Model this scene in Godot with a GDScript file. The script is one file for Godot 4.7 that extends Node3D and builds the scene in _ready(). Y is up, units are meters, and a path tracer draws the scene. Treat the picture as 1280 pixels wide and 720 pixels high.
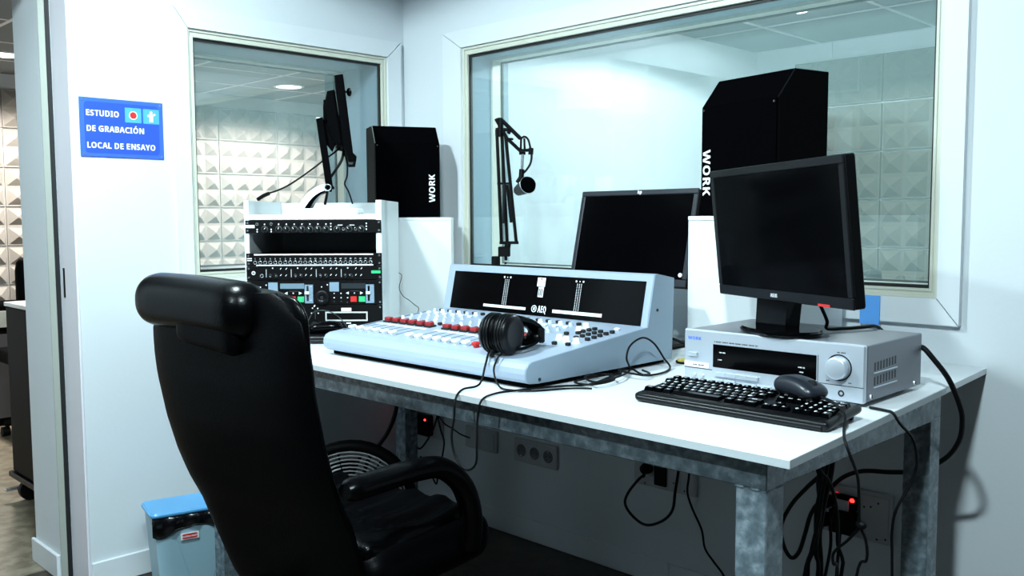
extends Node3D
# A radio control room: desk with mixer, rack and amplifier in front of two studio windows.

const T := 0.8585          # height of the desk top
var M := {}                # materials
var used := {}             # names that are taken
var off := {}              # things whose parts are given in world coordinates
var font_bold: SystemFont
var font_plain: SystemFont

# ---------------------------------------------------------------- shapes
class G extends RefCounted:
	var st := SurfaceTool.new()
	var X := Transform3D.IDENTITY
	var n := 0
	func _init():
		st.begin(Mesh.PRIMITIVE_TRIANGLES)
		st.set_smooth_group(0xFFFFFFFF)
	func sg(k: int) -> G:
		st.set_smooth_group(0xFFFFFFFF if k < 0 else k)
		return self
	func at(x: Transform3D) -> G:
		X = x
		return self
	func t3(a: Vector3, b: Vector3, c: Vector3):      # counter-clockwise seen from outside
		st.add_vertex(X * a); st.add_vertex(X * c); st.add_vertex(X * b)
		n += 1
	func q4(a: Vector3, b: Vector3, c: Vector3, d: Vector3):
		t3(a, b, c); t3(a, c, d)
	func face(p: Array, c: Vector3):                  # a flat face turned away from the point c
		var nn: Vector3 = (p[1] - p[0]).cross(p[2] - p[0])
		var m := Vector3.ZERO
		for v in p:
			m += v
		m /= p.size()
		var q := p.duplicate()
		if nn.dot(m - c) < 0.0:
			q.reverse()
		for i in range(1, q.size() - 1):
			t3(q[0], q[i], q[i + 1])
	func hexa(p: Array) -> G:                         # eight corners: bottom four, then top four
		var c := Vector3.ZERO
		for v in p:
			c += v
		c /= 8.0
		for f in [[0, 1, 2, 3], [4, 5, 6, 7], [0, 1, 5, 4], [1, 2, 6, 5], [2, 3, 7, 6], [3, 0, 4, 7]]:
			face([p[f[0]], p[f[1]], p[f[2]], p[f[3]]], c)
		return self
	func bx(c: Vector3, s: Vector3, b := 0.0) -> G:   # a box with chamfered edges
		var h := s * 0.5
		if b <= 0.0:
			return hexa([c + Vector3(-h.x, -h.y, -h.z), c + Vector3(h.x, -h.y, -h.z), c + Vector3(h.x, -h.y, h.z), c + Vector3(-h.x, -h.y, h.z),
				c + Vector3(-h.x, h.y, -h.z), c + Vector3(h.x, h.y, -h.z), c + Vector3(h.x, h.y, h.z), c + Vector3(-h.x, h.y, h.z)])
		b = minf(b, minf(h.x, minf(h.y, h.z)) * 0.98)
		var k := func(sx, sy, sz, ax):
			var v := Vector3(sx * (h.x - b), sy * (h.y - b), sz * (h.z - b))
			v[ax] = [sx, sy, sz][ax] * h[ax]
			return c + v
		for s1 in [-1, 1]:
			face([k.call(s1, -1, -1, 0), k.call(s1, 1, -1, 0), k.call(s1, 1, 1, 0), k.call(s1, -1, 1, 0)], c)
			face([k.call(-1, s1, -1, 1), k.call(1, s1, -1, 1), k.call(1, s1, 1, 1), k.call(-1, s1, 1, 1)], c)
			face([k.call(-1, -1, s1, 2), k.call(1, -1, s1, 2), k.call(1, 1, s1, 2), k.call(-1, 1, s1, 2)], c)
			for s2 in [-1, 1]:
				face([k.call(s1, s2, -1, 0), k.call(s1, s2, 1, 0), k.call(s1, s2, 1, 1), k.call(s1, s2, -1, 1)], c)
				face([k.call(s1, -1, s2, 0), k.call(s1, 1, s2, 0), k.call(s1, 1, s2, 2), k.call(s1, -1, s2, 2)], c)
				face([k.call(-1, s1, s2, 1), k.call(1, s1, s2, 1), k.call(1, s1, s2, 2), k.call(-1, s1, s2, 2)], c)
				for s3 in [-1, 1]:
					face([k.call(s1, s2, s3, 0), k.call(s1, s2, s3, 1), k.call(s1, s2, s3, 2)], c)
		return self
	func b2(a: Vector3, z: Vector3, b := 0.0) -> G:   # a box from corner to corner
		return bx((a + z) * 0.5, (z - a).abs(), b)
	func cy(a: Vector3, z: Vector3, r0: float, r1 := -1.0, k := 16, cap := true) -> G:
		if r1 < 0.0:
			r1 = r0
		var d := (z - a).normalized()
		var u := d.cross(Vector3.UP if absf(d.y) < 0.9 else Vector3.RIGHT).normalized()
		var w := d.cross(u)
		sg(1)
		for i in k:
			var p := TAU * i / k
			var q := TAU * (i + 1) / k
			var e := u * cos(p) + w * sin(p)
			var f := u * cos(q) + w * sin(q)
			q4(a + e * r0, a + f * r0, z + f * r1, z + e * r1)
		sg(-1)
		if cap:
			for i in k:
				var e := u * cos(TAU * i / k) + w * sin(TAU * i / k)
				var f := u * cos(TAU * (i + 1) / k) + w * sin(TAU * (i + 1) / k)
				if r1 > 0.0:
					t3(z, z + e * r1, z + f * r1)
				if r0 > 0.0:
					t3(a, a + f * r0, a + e * r0)
		return self
	func rows(g: Array, round_u := false, group := 1) -> G:   # a skin through rows of points, u along a row counter-clockwise seen from the end
		sg(group)
		for i in g.size() - 1:
			var a: Array = g[i]
			var b: Array = g[i + 1]
			var m := a.size() if round_u else a.size() - 1
			for j in m:
				var k := (j + 1) % a.size()
				q4(a[j], a[k], b[k], b[j])
		sg(-1)
		return self
	func tb(p: Array, r: float, k := 7, closed := false) -> G:    # a round tube along points
		var ring := []
		var up := Vector3(0.31, 0.83, 0.46).normalized()
		for i in p.size():
			var d: Vector3 = (p[mini(i + 1, p.size() - 1)] - p[maxi(i - 1, 0)]).normalized()
			up = (up - d * up.dot(d)).normalized()
			var w := d.cross(up)
			var row := []
			for j in k:
				row.append(p[i] + (up * cos(TAU * j / k) + w * sin(TAU * j / k)) * r)
			ring.append(row)
		rows(ring, true)
		if not closed:
			face(ring[0], p[1]); face(ring[-1], p[-2])
		return self
	func la(prof: Array, k := 24, smooth := true) -> G:  # lathe about local y; profile from bottom to top, as Vector2(radius, height)
		for i in prof.size() - 1:
			sg((2 + i % 2) if not smooth else 1)
			for j in k:
				var p := TAU * j / k
				var q := TAU * (j + 1) / k
				var a: Vector2 = prof[i]
				var b: Vector2 = prof[i + 1]
				q4(Vector3(a.x * cos(p), a.y, -a.x * sin(p)), Vector3(a.x * cos(q), a.y, -a.x * sin(q)), Vector3(b.x * cos(q), b.y, -b.x * sin(q)), Vector3(b.x * cos(p), b.y, -b.x * sin(p)))
		sg(-1)
		return self
	func ex(poly: PackedVector2Array, z0: float, z1: float, b := 0.0) -> G:  # an outline in local x, y drawn out along z
		var m := poly.size()
		var area := 0.0
		for i in m:
			area += poly[i].cross(poly[(i + 1) % m])
		if area < 0.0:
			poly = poly.duplicate()
			poly.reverse()
		var inner := poly
		if b > 0.0:
			inner = PackedVector2Array()
			for i in m:
				var d0 := (poly[i] - poly[(i + m - 1) % m]).normalized()
				var d1 := (poly[(i + 1) % m] - poly[i]).normalized()
				var nn := Vector2(-d0.y - d1.y, d0.x + d1.x).normalized()
				inner.append(poly[i] + nn * (b / maxf(nn.dot(Vector2(-d1.y, d1.x)), 0.3)))
		var ids := Geometry2D.triangulate_polygon(inner)
		for i in range(0, ids.size(), 3):
			var a := inner[ids[i]]
			var c := inner[ids[i + 1]]
			var d := inner[ids[i + 2]]
			if (c - a).cross(d - a) < 0.0:
				var e := c
				c = d
				d = e
			t3(Vector3(a.x, a.y, z1), Vector3(c.x, c.y, z1), Vector3(d.x, d.y, z1))
			t3(Vector3(a.x, a.y, z0), Vector3(d.x, d.y, z0), Vector3(c.x, c.y, z0))
		for i in m:
			var j := (i + 1) % m
			var p := poly[i]
			var q := poly[j]
			q4(Vector3(p.x, p.y, z0 + b), Vector3(q.x, q.y, z0 + b), Vector3(q.x, q.y, z1 - b), Vector3(p.x, p.y, z1 - b))
			if b > 0.0:
				q4(Vector3(p.x, p.y, z1 - b), Vector3(q.x, q.y, z1 - b), Vector3(inner[j].x, inner[j].y, z1), Vector3(inner[i].x, inner[i].y, z1))
				q4(Vector3(inner[i].x, inner[i].y, z0), Vector3(inner[j].x, inner[j].y, z0), Vector3(q.x, q.y, z0 + b), Vector3(p.x, p.y, z0 + b))
		return self
	func rb(c: Vector3, s: Vector3, r: float, k: int, f = null) -> G:   # a cushion: a box with round edges, bent by f
		var h := s * 0.5
		var core := Vector3(maxf(h.x - r, 0.0), maxf(h.y - r, 0.0), maxf(h.z - r, 0.0))
		var put := func(v: Vector3) -> Vector3:
			var q := Vector3(v.x * h.x, v.y * h.y, v.z * h.z)
			var i := q.clamp(-core, core)
			var d := q - i
			if d.length() > 1e-9:
				var e := Vector3(d.x / (h.x - core.x + 1e-9), d.y / (h.y - core.y + 1e-9), d.z / (h.z - core.z + 1e-9))
				var l := e.length()
				var mx := maxf(absf(e.x), maxf(absf(e.y), absf(e.z)))
				if l > 1e-9:
					q = i + d * (mx / l)
			q += c
			return f.call(q) if f != null else q
		sg(1)
		for ax in 3:
			for s1 in [-1.0, 1.0]:
				for i in k:
					for j in k:
						var p := []
						for o in [[0, 0], [1, 0], [1, 1], [0, 1]]:
							var v := Vector3.ZERO
							v[ax] = s1
							v[(ax + 1) % 3] = sin((2.0 * (i + o[0]) / k - 1.0) * PI * 0.5)
							v[(ax + 2) % 3] = sin((2.0 * (j + o[1]) / k - 1.0) * PI * 0.5)
							p.append(put.call(v))
						if s1 > 0:
							q4(p[0], p[1], p[2], p[3])
						else:
							q4(p[3], p[2], p[1], p[0])
		sg(-1)
		return self
	func el(c: Vector3, r: Vector3, k := 14) -> G:
		var g := []
		for i in k + 1:
			var a := PI * i / k - PI * 0.5
			var row := []
			for j in k * 2:
				var b := -TAU * j / (k * 2)
				row.append(c + Vector3(r.x * cos(a) * cos(b), r.y * sin(a), r.z * cos(a) * sin(b)))
			g.append(row)
		return rows(g, true)
	func torus(c: Vector3, axis: Vector3, r: float, w: float, k := 24, m := 8) -> G:
		axis = axis.normalized()
		var u := axis.cross(Vector3.UP if absf(axis.y) < 0.9 else Vector3.RIGHT).normalized()
		var v := axis.cross(u)
		var p := []
		for i in k + 1:
			p.append(c + (u * cos(TAU * i / k) + v * sin(TAU * i / k)) * r)
		var g := []
		for i in k + 1:
			var d := (u * cos(TAU * i / k) + v * sin(TAU * i / k))
			var row := []
			for j in m:
				row.append(c + d * (r + w * cos(TAU * j / m)) - axis * (w * sin(TAU * j / m)))
			g.append(row)
		return rows(g, true)
	func done() -> ArrayMesh:
		st.generate_normals()
		return st.commit()

func curve(p: Array, step := 6) -> Array:             # a smooth line through points
	var o := []
	for i in p.size() - 1:
		var a: Vector3 = p[maxi(i - 1, 0)]
		var b: Vector3 = p[i]
		var c: Vector3 = p[i + 1]
		var d: Vector3 = p[mini(i + 2, p.size() - 1)]
		for j in step:
			o.append(b.cubic_interpolate(c, a, d, float(j) / step))
	o.append(p[-1])
	return o

func V(x: float, y: float, z: float) -> Vector3:
	return Vector3(x, y, z)

func ringpoly(rx: float, ry: float, k := 24, c := Vector2.ZERO) -> PackedVector2Array:
	var o := PackedVector2Array()
	for i in k:
		o.append(c + Vector2(rx * cos(TAU * i / k), ry * sin(TAU * i / k)))
	return o

func rrect(w: float, h: float, r: float, k := 4, c := Vector2.ZERO) -> PackedVector2Array:
	var o := PackedVector2Array()
	for q in 4:
		var cc := Vector2((w * 0.5 - r) * [1, -1, -1, 1][q], (h * 0.5 - r) * [1, 1, -1, -1][q])
		for i in k + 1:
			var a := PI * 0.5 * (q + float(i) / k)
			o.append(c + cc + Vector2(cos(a), sin(a)) * r)
	return o

# ---------------------------------------------------------------- naming
func numbered(called: String) -> String:
	if not used.has(called):
		used[called] = 0
		return called
	used[called] += 1
	return "%s_%03d" % [called, used[called]]

func tag(o: Node3D, label: String, category: String, group := "") -> Node3D:
	o.set_meta("label", label)
	o.set_meta("category", category)
	if group:
		o.set_meta("group", group)
	return o

func thing(called: String, label: String, category: String, where: Vector3, turn := 0.0, group := "", world := false) -> Node3D:
	var o := Node3D.new()
	o.name = numbered(called)
	add_child(o)
	o.position = where
	o.rotation.y = turn
	if world:
		off[o] = -where
	return tag(o, label, category, group)

func inst(root: Node3D, called: String, mesh: Mesh, mat: Material, x := Transform3D.IDENTITY) -> MeshInstance3D:
	var o := MeshInstance3D.new()
	o.mesh = mesh
	o.material_override = null
	if mesh is PrimitiveMesh:
		mesh.material = mat
	elif mesh.get_surface_count() and mesh.surface_get_material(0) == null:
		mesh.surface_set_material(0, mat)
	elif mesh.get_surface_count() and mesh.surface_get_material(0) != mat:
		o.set_surface_override_material(0, mat)
	o.name = called
	o.transform = x
	if off.has(root):
		o.position += off[root]
	root.add_child(o, true)
	return o

func part(root: Node3D, called: String, g: G, mat: Material, x := Transform3D.IDENTITY) -> MeshInstance3D:
	return inst(root, called, g.done(), mat, x)

func sub(p: MeshInstance3D, called: String, g: G, mat: Material) -> MeshInstance3D:   # a sub-part in its part's axes
	return inst(p, called, g.done(), mat)

func single(called: String, label: String, category: String, g: G, mat: Material, group := "") -> MeshInstance3D:
	var o := inst(self, numbered(called), g.done(), mat)
	tag(o, label, category, group)
	return o

func struct(called: String, g: G, mat: Material) -> MeshInstance3D:
	var o := inst(self, numbered(called), g.done(), mat)
	o.set_meta("kind", "structure")
	return o

func text(root: Node3D, words: String, size: float, mat: Material, x: Transform3D, called := "lettering", bold := true, depth := 0.0006, align := HORIZONTAL_ALIGNMENT_CENTER) -> MeshInstance3D:
	var t := TextMesh.new()
	t.text = words
	t.font = font_bold if bold else font_plain
	t.font_size = 32
	t.pixel_size = size / 32.0 * 1.38          # size is about the height of a capital
	t.depth = depth
	t.curve_step = 2.0
	t.horizontal_alignment = align
	t.vertical_alignment = VERTICAL_ALIGNMENT_CENTER
	return inst(root, called, t, mat, x)

func marks(root: Node3D, x: float, y: float, z: float, w: float, h: float, mat_: Material, called := "small_print"):   # print too small to read: a row of uneven strokes
	var g := G.new()
	var u := -w * 0.5
	var k := int(x * 7919.0 + y * 3571.0)
	while u < w * 0.5:
		var b: float = h * [0.55, 0.8, 0.45, 0.7, 0.6][absi(k) % 5]
		if absi(k) % 7 != 3:
			g.b2(V(x + u, y - h * [0.5, 0.35, 0.5][absi(k) % 3], z), V(x + u + b * 0.72, y + h * [0.5, 0.3, 0.42][absi(k) % 3], z + 0.0004))
		u += b
		k += 5
	part(root, called, g, mat_)

func pos(x: float, y: float, z: float, rx := 0.0, ry := 0.0, rz := 0.0) -> Transform3D:
	return Transform3D(Basis.from_euler(Vector3(rx, ry, rz)), Vector3(x, y, z))

# ---------------------------------------------------------------- materials
func mat(c: Color, rough := 0.5, metal := 0.0, spec := 0.5) -> StandardMaterial3D:
	var m := StandardMaterial3D.new()
	m.albedo_color = c
	m.roughness = rough
	m.metallic = metal
	m.metallic_specular = spec
	return m

func noise_tex(freq: float, ramp: Array, seed_: int, normal := false, octaves := 4) -> NoiseTexture2D:
	var f := FastNoiseLite.new()
	f.noise_type = FastNoiseLite.TYPE_SIMPLEX_SMOOTH
	f.frequency = freq
	f.fractal_octaves = octaves
	f.seed = seed_
	var t := NoiseTexture2D.new()
	t.width = 512
	t.height = 512
	t.seamless = true
	t.noise = f
	if normal:
		t.as_normal_map = true
		t.bump_strength = 4.0
	elif ramp.size():
		var g := Gradient.new()
		g.offsets = PackedFloat32Array(ramp.map(func(r): return r[0]))
		g.colors = PackedColorArray(ramp.map(func(r): return r[1]))
		t.color_ramp = g
	return t

func tri(m: StandardMaterial3D, tex: Texture2D, scale: float, nrm: Texture2D = null, ns := 0.3) -> StandardMaterial3D:
	m.uv1_triplanar = true
	m.uv1_scale = Vector3.ONE * scale
	if tex:
		m.albedo_texture = tex
	if nrm:
		m.normal_enabled = true
		m.normal_texture = nrm
		m.normal_scale = ns
	return m

func glow(c: Color, e: float) -> StandardMaterial3D:
	var m := mat(Color(0.9, 0.9, 0.9), 0.5)
	m.emission_enabled = true
	m.emission = c
	m.emission_energy_multiplier = e
	return m

func make_materials():
	font_bold = SystemFont.new()
	font_bold.font_names = PackedStringArray(["Droid Sans"])
	font_bold.font_weight = 700
	font_plain = SystemFont.new()
	font_plain.font_names = PackedStringArray(["Droid Sans"])
	var fine := noise_tex(0.05, [], 3, true)
	var grain := noise_tex(0.03, [], 5, true, 5)
	M.wall = tri(mat(Color8(206, 212, 216), 0.75, 0.0, 0.3), null, 1.5, fine, 0.05)
	M.wall_dim = mat(Color8(48, 50, 54), 0.9, 0.0, 0.2)
	M.ceiling = mat(Color8(150, 156, 160), 0.9, 0.0, 0.2)
	M.trim = mat(Color8(212, 217, 221), 0.35, 0.0, 0.45)
	M.frame = mat(Color8(196, 198, 184), 0.4)
	M.seal = mat(Color8(10, 12, 14), 0.6)
	M.reveal = tri(mat(Color8(118, 142, 156), 0.6), null, 2.0, fine, 0.05)
	M.jamb = mat(Color8(222, 219, 226), 0.4)
	M.jamb_edge = mat(Color8(150, 154, 146), 0.6)
	M.floor = tri(mat(Color.WHITE, 0.5), noise_tex(0.02, [[0.3, Color8(40, 35, 28)], [0.5, Color8(48, 42, 34)], [0.7, Color8(55, 49, 40)]], 8), 1.2, fine, 0.08)
	M.floor_pale = tri(mat(Color.WHITE, 0.45), noise_tex(0.02, [[0.3, Color8(108, 100, 84)], [0.5, Color8(122, 114, 97)], [0.7, Color8(134, 126, 110)]], 9), 1.2, fine, 0.08)
	M.glass = mat(Color(0.80, 0.93, 0.92, 0.07), 0.0)
	M.glass.transparency = BaseMaterial3D.TRANSPARENCY_ALPHA
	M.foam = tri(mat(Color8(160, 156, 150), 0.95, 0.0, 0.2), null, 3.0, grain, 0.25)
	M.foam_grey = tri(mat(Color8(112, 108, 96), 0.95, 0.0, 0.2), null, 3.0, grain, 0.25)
	M.tile = tri(mat(Color.WHITE, 0.95, 0.0, 0.2), noise_tex(0.2, [[0.35, Color8(118, 124, 128)], [0.65, Color8(138, 143, 146)]], 2), 2.0)
	M.grid = mat(Color8(205, 208, 210), 0.5)
	M.top = tri(mat(Color8(222, 226, 229), 0.35), null, 2.0, fine, 0.04)
	M.edge_shade = mat(Color8(176, 184, 187), 0.45)  # greyer than the top: shade of the desk's upright edges put into the colour
	M.zinc = tri(mat(Color.WHITE, 0.5, 0.1), noise_tex(0.02, [[0.25, Color8(84, 97, 105)], [0.45, Color8(98, 112, 119)], [0.6, Color8(108, 121, 129)], [0.78, Color8(130, 142, 150)]], 6, false, 5), 3.0, fine, 0.1)
	M.zinc.roughness_texture = noise_tex(0.02, [[0.2, Color(0.35, 0.35, 0.35)], [0.8, Color(0.75, 0.75, 0.75)]], 7)
	M.leather = tri(mat(Color8(2, 2, 3), 0.42, 0.0, 0.17), null, 9.0, grain, 0.35)
	M.leather_gloss = tri(mat(Color8(2, 2, 3), 0.27, 0.0, 0.26), null, 9.0, grain, 0.3)
	M.black = mat(Color8(4, 4, 5), 0.55, 0.0, 0.25)
	M.black_gloss = mat(Color8(3, 3, 4), 0.12, 0.0, 0.22)
	M.black_matte = mat(Color8(4, 4, 5), 0.85, 0.0, 0.12)
	M.cloth = tri(mat(Color8(3, 3, 4), 0.95, 0.0, 0.06), null, 12.0, grain, 0.4)
	M.rubber = mat(Color8(5, 6, 8), 0.55, 0.0, 0.3)
	M.bezel = mat(Color8(10, 11, 14), 0.35, 0.0, 0.35)
	M.bezel_soft = mat(Color8(26, 29, 36), 0.4)
	M.screen = mat(Color8(3, 3, 4), 0.12, 0.0, 0.1)
	M.grey_side = mat(Color8(52, 53, 55), 0.6)
	M.grey_box = mat(Color8(34, 34, 35), 0.7, 0.0, 0.2)
	M.white = mat(Color8(244, 246, 248), 0.5)
	M.white_box = mat(Color8(216, 221, 222), 0.45)
	M.ink = mat(Color8(235, 238, 240), 0.6)
	M.blue_ink = mat(Color8(60, 110, 215), 0.6)
	M.sign = mat(Color8(44, 80, 192), 0.3)
	M.sign_rim = mat(Color8(58, 98, 202), 0.3)
	M.sign_icon = mat(Color8(78, 160, 225), 0.3)
	M.red = mat(Color8(205, 40, 38), 0.4)
	M.red_dark = mat(Color8(150, 22, 26), 0.4)
	M.green = mat(Color8(52, 190, 120), 0.4)
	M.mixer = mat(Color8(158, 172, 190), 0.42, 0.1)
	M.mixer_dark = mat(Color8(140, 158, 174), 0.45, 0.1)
	M.mixer_pale = mat(Color8(176, 188, 202), 0.4)
	M.mixer_slot = mat(Color8(70, 84, 98), 0.6)
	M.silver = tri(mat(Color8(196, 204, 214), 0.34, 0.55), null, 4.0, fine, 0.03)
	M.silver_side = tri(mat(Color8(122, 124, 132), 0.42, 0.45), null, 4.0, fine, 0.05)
	M.chrome = mat(Color8(215, 220, 224), 0.2, 0.9)
	M.lcd = mat(Color8(112, 134, 148), 0.3)
	M.lcd_dark = mat(Color8(40, 46, 50), 0.3)
	M.panel_blue = mat(Color8(128, 150, 168), 0.4)
	M.bin = mat(Color8(158, 192, 206), 0.4)
	M.bin_lid = mat(Color8(92, 168, 222), 0.35)
	M.bag = mat(Color8(6, 6, 8), 0.2)
	M.socket = mat(Color8(176, 178, 180), 0.4)
	M.outlet = mat(Color8(92, 94, 96), 0.5)
	M.blue_card = mat(Color8(92, 160, 232), 0.5)
	M.yellow = mat(Color8(212, 190, 92), 0.5)
	M.mouse_grey = mat(Color8(27, 31, 39), 0.33)
	M.lamp = glow(Color(0.94, 0.98, 1.0), 6.0)
	M.led = glow(Color(1.0, 0.08, 0.06), 6.0)

# ---------------------------------------------------------------- the lamps' builder
func downlight(where: Vector3, label: String, energy: float, angle: float, aim := Vector3.DOWN, r := 0.085, c := Color(0.93, 0.98, 1.0), atten := 0.4):
	var t := thing("downlight", label, "ceiling light", where, 0.0, "recessed round ceiling lights")
	part(t, "trim_ring", G.new().la([Vector2(r, 0.0), Vector2(r, -0.006), Vector2(r + 0.02, -0.006), Vector2(r + 0.024, 0.0)], 28, false), M.trim)
	part(t, "lens", G.new().cy(V(0, 0.0, 0), V(0, -0.003, 0), r), M.lamp)
	var l := SpotLight3D.new()
	l.light_color = c
	l.light_energy = energy
	l.spot_range = 12.0
	l.spot_attenuation = 2.0
	l.spot_angle = angle
	l.spot_angle_attenuation = atten
	l.light_size = r
	l.shadow_enabled = true
	t.add_child(l)
	l.name = "light"
	l.position = V(0, -0.012, 0)
	if aim != Vector3.DOWN:
		l.look_at_from_position(where + l.position, where + l.position + aim, Vector3.RIGHT)
	else:
		l.rotation.x = -PI / 2

func _ready():
	# ---- camera
	var cam := Camera3D.new()
	cam.name = "camera"
	add_child(cam)
	cam.fov = rad_to_deg(2.0 * atan(360.0 / 1145.0))
	cam.near = 0.05
	cam.far = 60.0
	cam.position = Vector3(3.1555, 1.25, 2.5)
	cam.rotation = Vector3(-0.07735, 0.78625, -0.00494)
	cam.current = true
	# ---- sky (none is seen: all rooms are closed) and exposure
	var w := WorldEnvironment.new()
	w.name = "environment"
	var e := Environment.new()
	e.background_mode = Environment.BG_COLOR
	e.background_color = Color(0.0, 0.0, 0.0)
	e.tonemap_mode = Environment.TONE_MAPPER_LINEAR
	e.tonemap_exposure = 1.95
	e.sdfgi_enabled = true
	e.ssao_enabled = true
	e.ssil_enabled = true
	w.environment = e
	add_child(w)
	make_materials()
	# ---- ceiling lights: control room, studio, booth
	downlight(V(1.05, 2.5, 1.75), "round ceiling light over the chair in the control room", 3.9, 83.0, Vector3.DOWN, 0.085, Color(0.88, 0.975, 1.0), 0.12)
	downlight(V(2.75, 2.5, 2.3), "round ceiling light above the camera in the control room", 5.2, 83.0, Vector3.DOWN, 0.085, Color(0.88, 0.975, 1.0), 0.12)
	downlight(V(1.7, 2.5, 3.3), "round ceiling light furthest from the windows in the control room", 3.0, 80.0, Vector3.DOWN, 0.085, Color(0.88, 0.975, 1.0), 0.2)
	downlight(V(-2.55, 2.17, -0.996), "round ceiling light seen through the small window", 4.0, 80.0, Vector3.DOWN, 0.085, Color(1.0, 0.98, 0.95))
	downlight(V(-2.53, 2.17, 0.83), "round ceiling light seen through the door gap", 3.6, 80.0, Vector3.DOWN, 0.085, Color(1.0, 0.97, 0.93))
	downlight(V(1.35, 2.17, -0.95), "round ceiling light in the booth behind the large window", 1.9, 80.0, Vector3.DOWN, 0.085, Color(0.88, 0.98, 1.0), 0.05)
	var dome := thing("dome_lamp", "small round dome lamp on the booth ceiling", "ceiling light", V(1.2, 2.172, -1.2))
	part(dome, "base", G.new().cy(V(0, -0.012, 0), V(0, 0, 0), 0.07, -1, 24), M.trim)
	part(dome, "globe", G.new().el(V(0, -0.03, 0), V(0.055, 0.028, 0.055), 10), M.lamp)
	var bulb := OmniLight3D.new()
	bulb.light_color = Color(0.88, 0.98, 1.0)
	bulb.light_energy = 0.09
	bulb.light_size = 0.03
	bulb.omni_range = 8.0
	bulb.omni_attenuation = 2.0
	bulb.shadow_enabled = true
	dome.add_child(bulb)
	bulb.name = "bulb"
	bulb.position = V(0, -0.03, 0)
	build_rooms()
	build_windows()
	build_studio_things()
	build_desk()
	build_rack()
	build_speakers()
	build_mixer()
	build_monitors()
	build_amplifier()
	build_keyboard()
	build_chair()
	build_boom()
	build_headphones()
	build_bin_and_sign()
	build_under_desk()
	build_cables()

# ---------------------------------------------------------------- rooms
func wall_with_hole(g: G, ax: int, a: Vector3, b: Vector3, h0: Vector3, h1: Vector3):   # a wall slab from a to b with an opening; ax is the wall's horizontal axis
	var lo := a
	var hi := b
	var p := h0[ax]
	var q := h1[ax]
	var e := hi
	e[ax] = p
	g.b2(lo, e)
	var f := lo
	f[ax] = q
	g.b2(f, hi)
	var c := lo
	c[ax] = p
	var d := hi
	d[ax] = q
	d.y = h0.y
	if h0.y > lo.y:
		g.b2(c, d)
	c.y = h1.y
	d.y = hi.y
	g.b2(c, d)

func baseboard(called: String, a: Vector3, b: Vector3):
	struct(called, G.new().b2(a, b, 0.003), M.trim)

func foam_mesh(cols: int, rws: int, p: float, deep: float) -> ArrayMesh:    # a foam panel of blunt pyramids, its back in the plane z = 0
	var g := G.new()
	var w := cols * p
	var h := rws * p
	g.bx(V(0, 0, 0.008), V(w - 0.0025, h - 0.0025, 0.016))
	for i in cols:
		for j in rws:
			var c := V((i + 0.5) * p - w * 0.5, (j + 0.5) * p - h * 0.5, 0.015)
			var r := p * 0.43
			var t := p * 0.06
			var mid := p * 0.26
			var lv := [[r, 0.0], [mid, deep * 0.46], [t, deep * 0.96], [t * 0.4, deep]]
			for k in 3:
				var r0: float = lv[k][0]
				var r1: float = lv[k + 1][0]
				var z0: float = lv[k][1]
				var z1: float = lv[k + 1][1]
				var q0 := [c + V(-r0, -r0, z0), c + V(r0, -r0, z0), c + V(r0, r0, z0), c + V(-r0, r0, z0)]
				var q1 := [c + V(-r1, -r1, z1), c + V(r1, -r1, z1), c + V(r1, r1, z1), c + V(-r1, r1, z1)]
				for s in 4:
					g.q4(q0[s], q0[(s + 1) % 4], q1[(s + 1) % 4], q1[s])
				if k == 2:
					g.q4(q1[0], q1[1], q1[2], q1[3])
	return g.done()

func tiles(parent: Node3D, x0: float, x1: float, z0: float, z1: float, y: float, ox: float, oz: float, p := 0.6):
	var tm := G.new().bx(V(0, 0.006, 0), V(p - 0.022, 0.012, p - 0.022), 0.003).done()
	var x := ox
	while x - p > x0:
		x -= p
	var g := G.new()
	var xx := x
	while xx < x1:
		g.b2(V(xx - 0.011, y - 0.001, z0), V(xx + 0.011, y + 0.02, z1))
		xx += p
	var z := oz
	while z - p > z0:
		z -= p
	var zz := z
	while zz < z1:
		g.b2(V(x0, y - 0.0012, zz - 0.011), V(x1, y + 0.02, zz + 0.011))
		zz += p
	part(parent, "ceiling_grid", g, M.grid)
	xx = x - p
	while xx < x1:
		zz = z - p
		while zz < z1:
			var cx := xx + p * 0.5
			var cz := zz + p * 0.5
			if cx > x0 and cx < x1 and cz > z0 and cz < z1:
				inst(parent, "ceiling_tile", tm, M.tile, pos(cx, y, cz))
			zz += p
		xx += p

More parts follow.
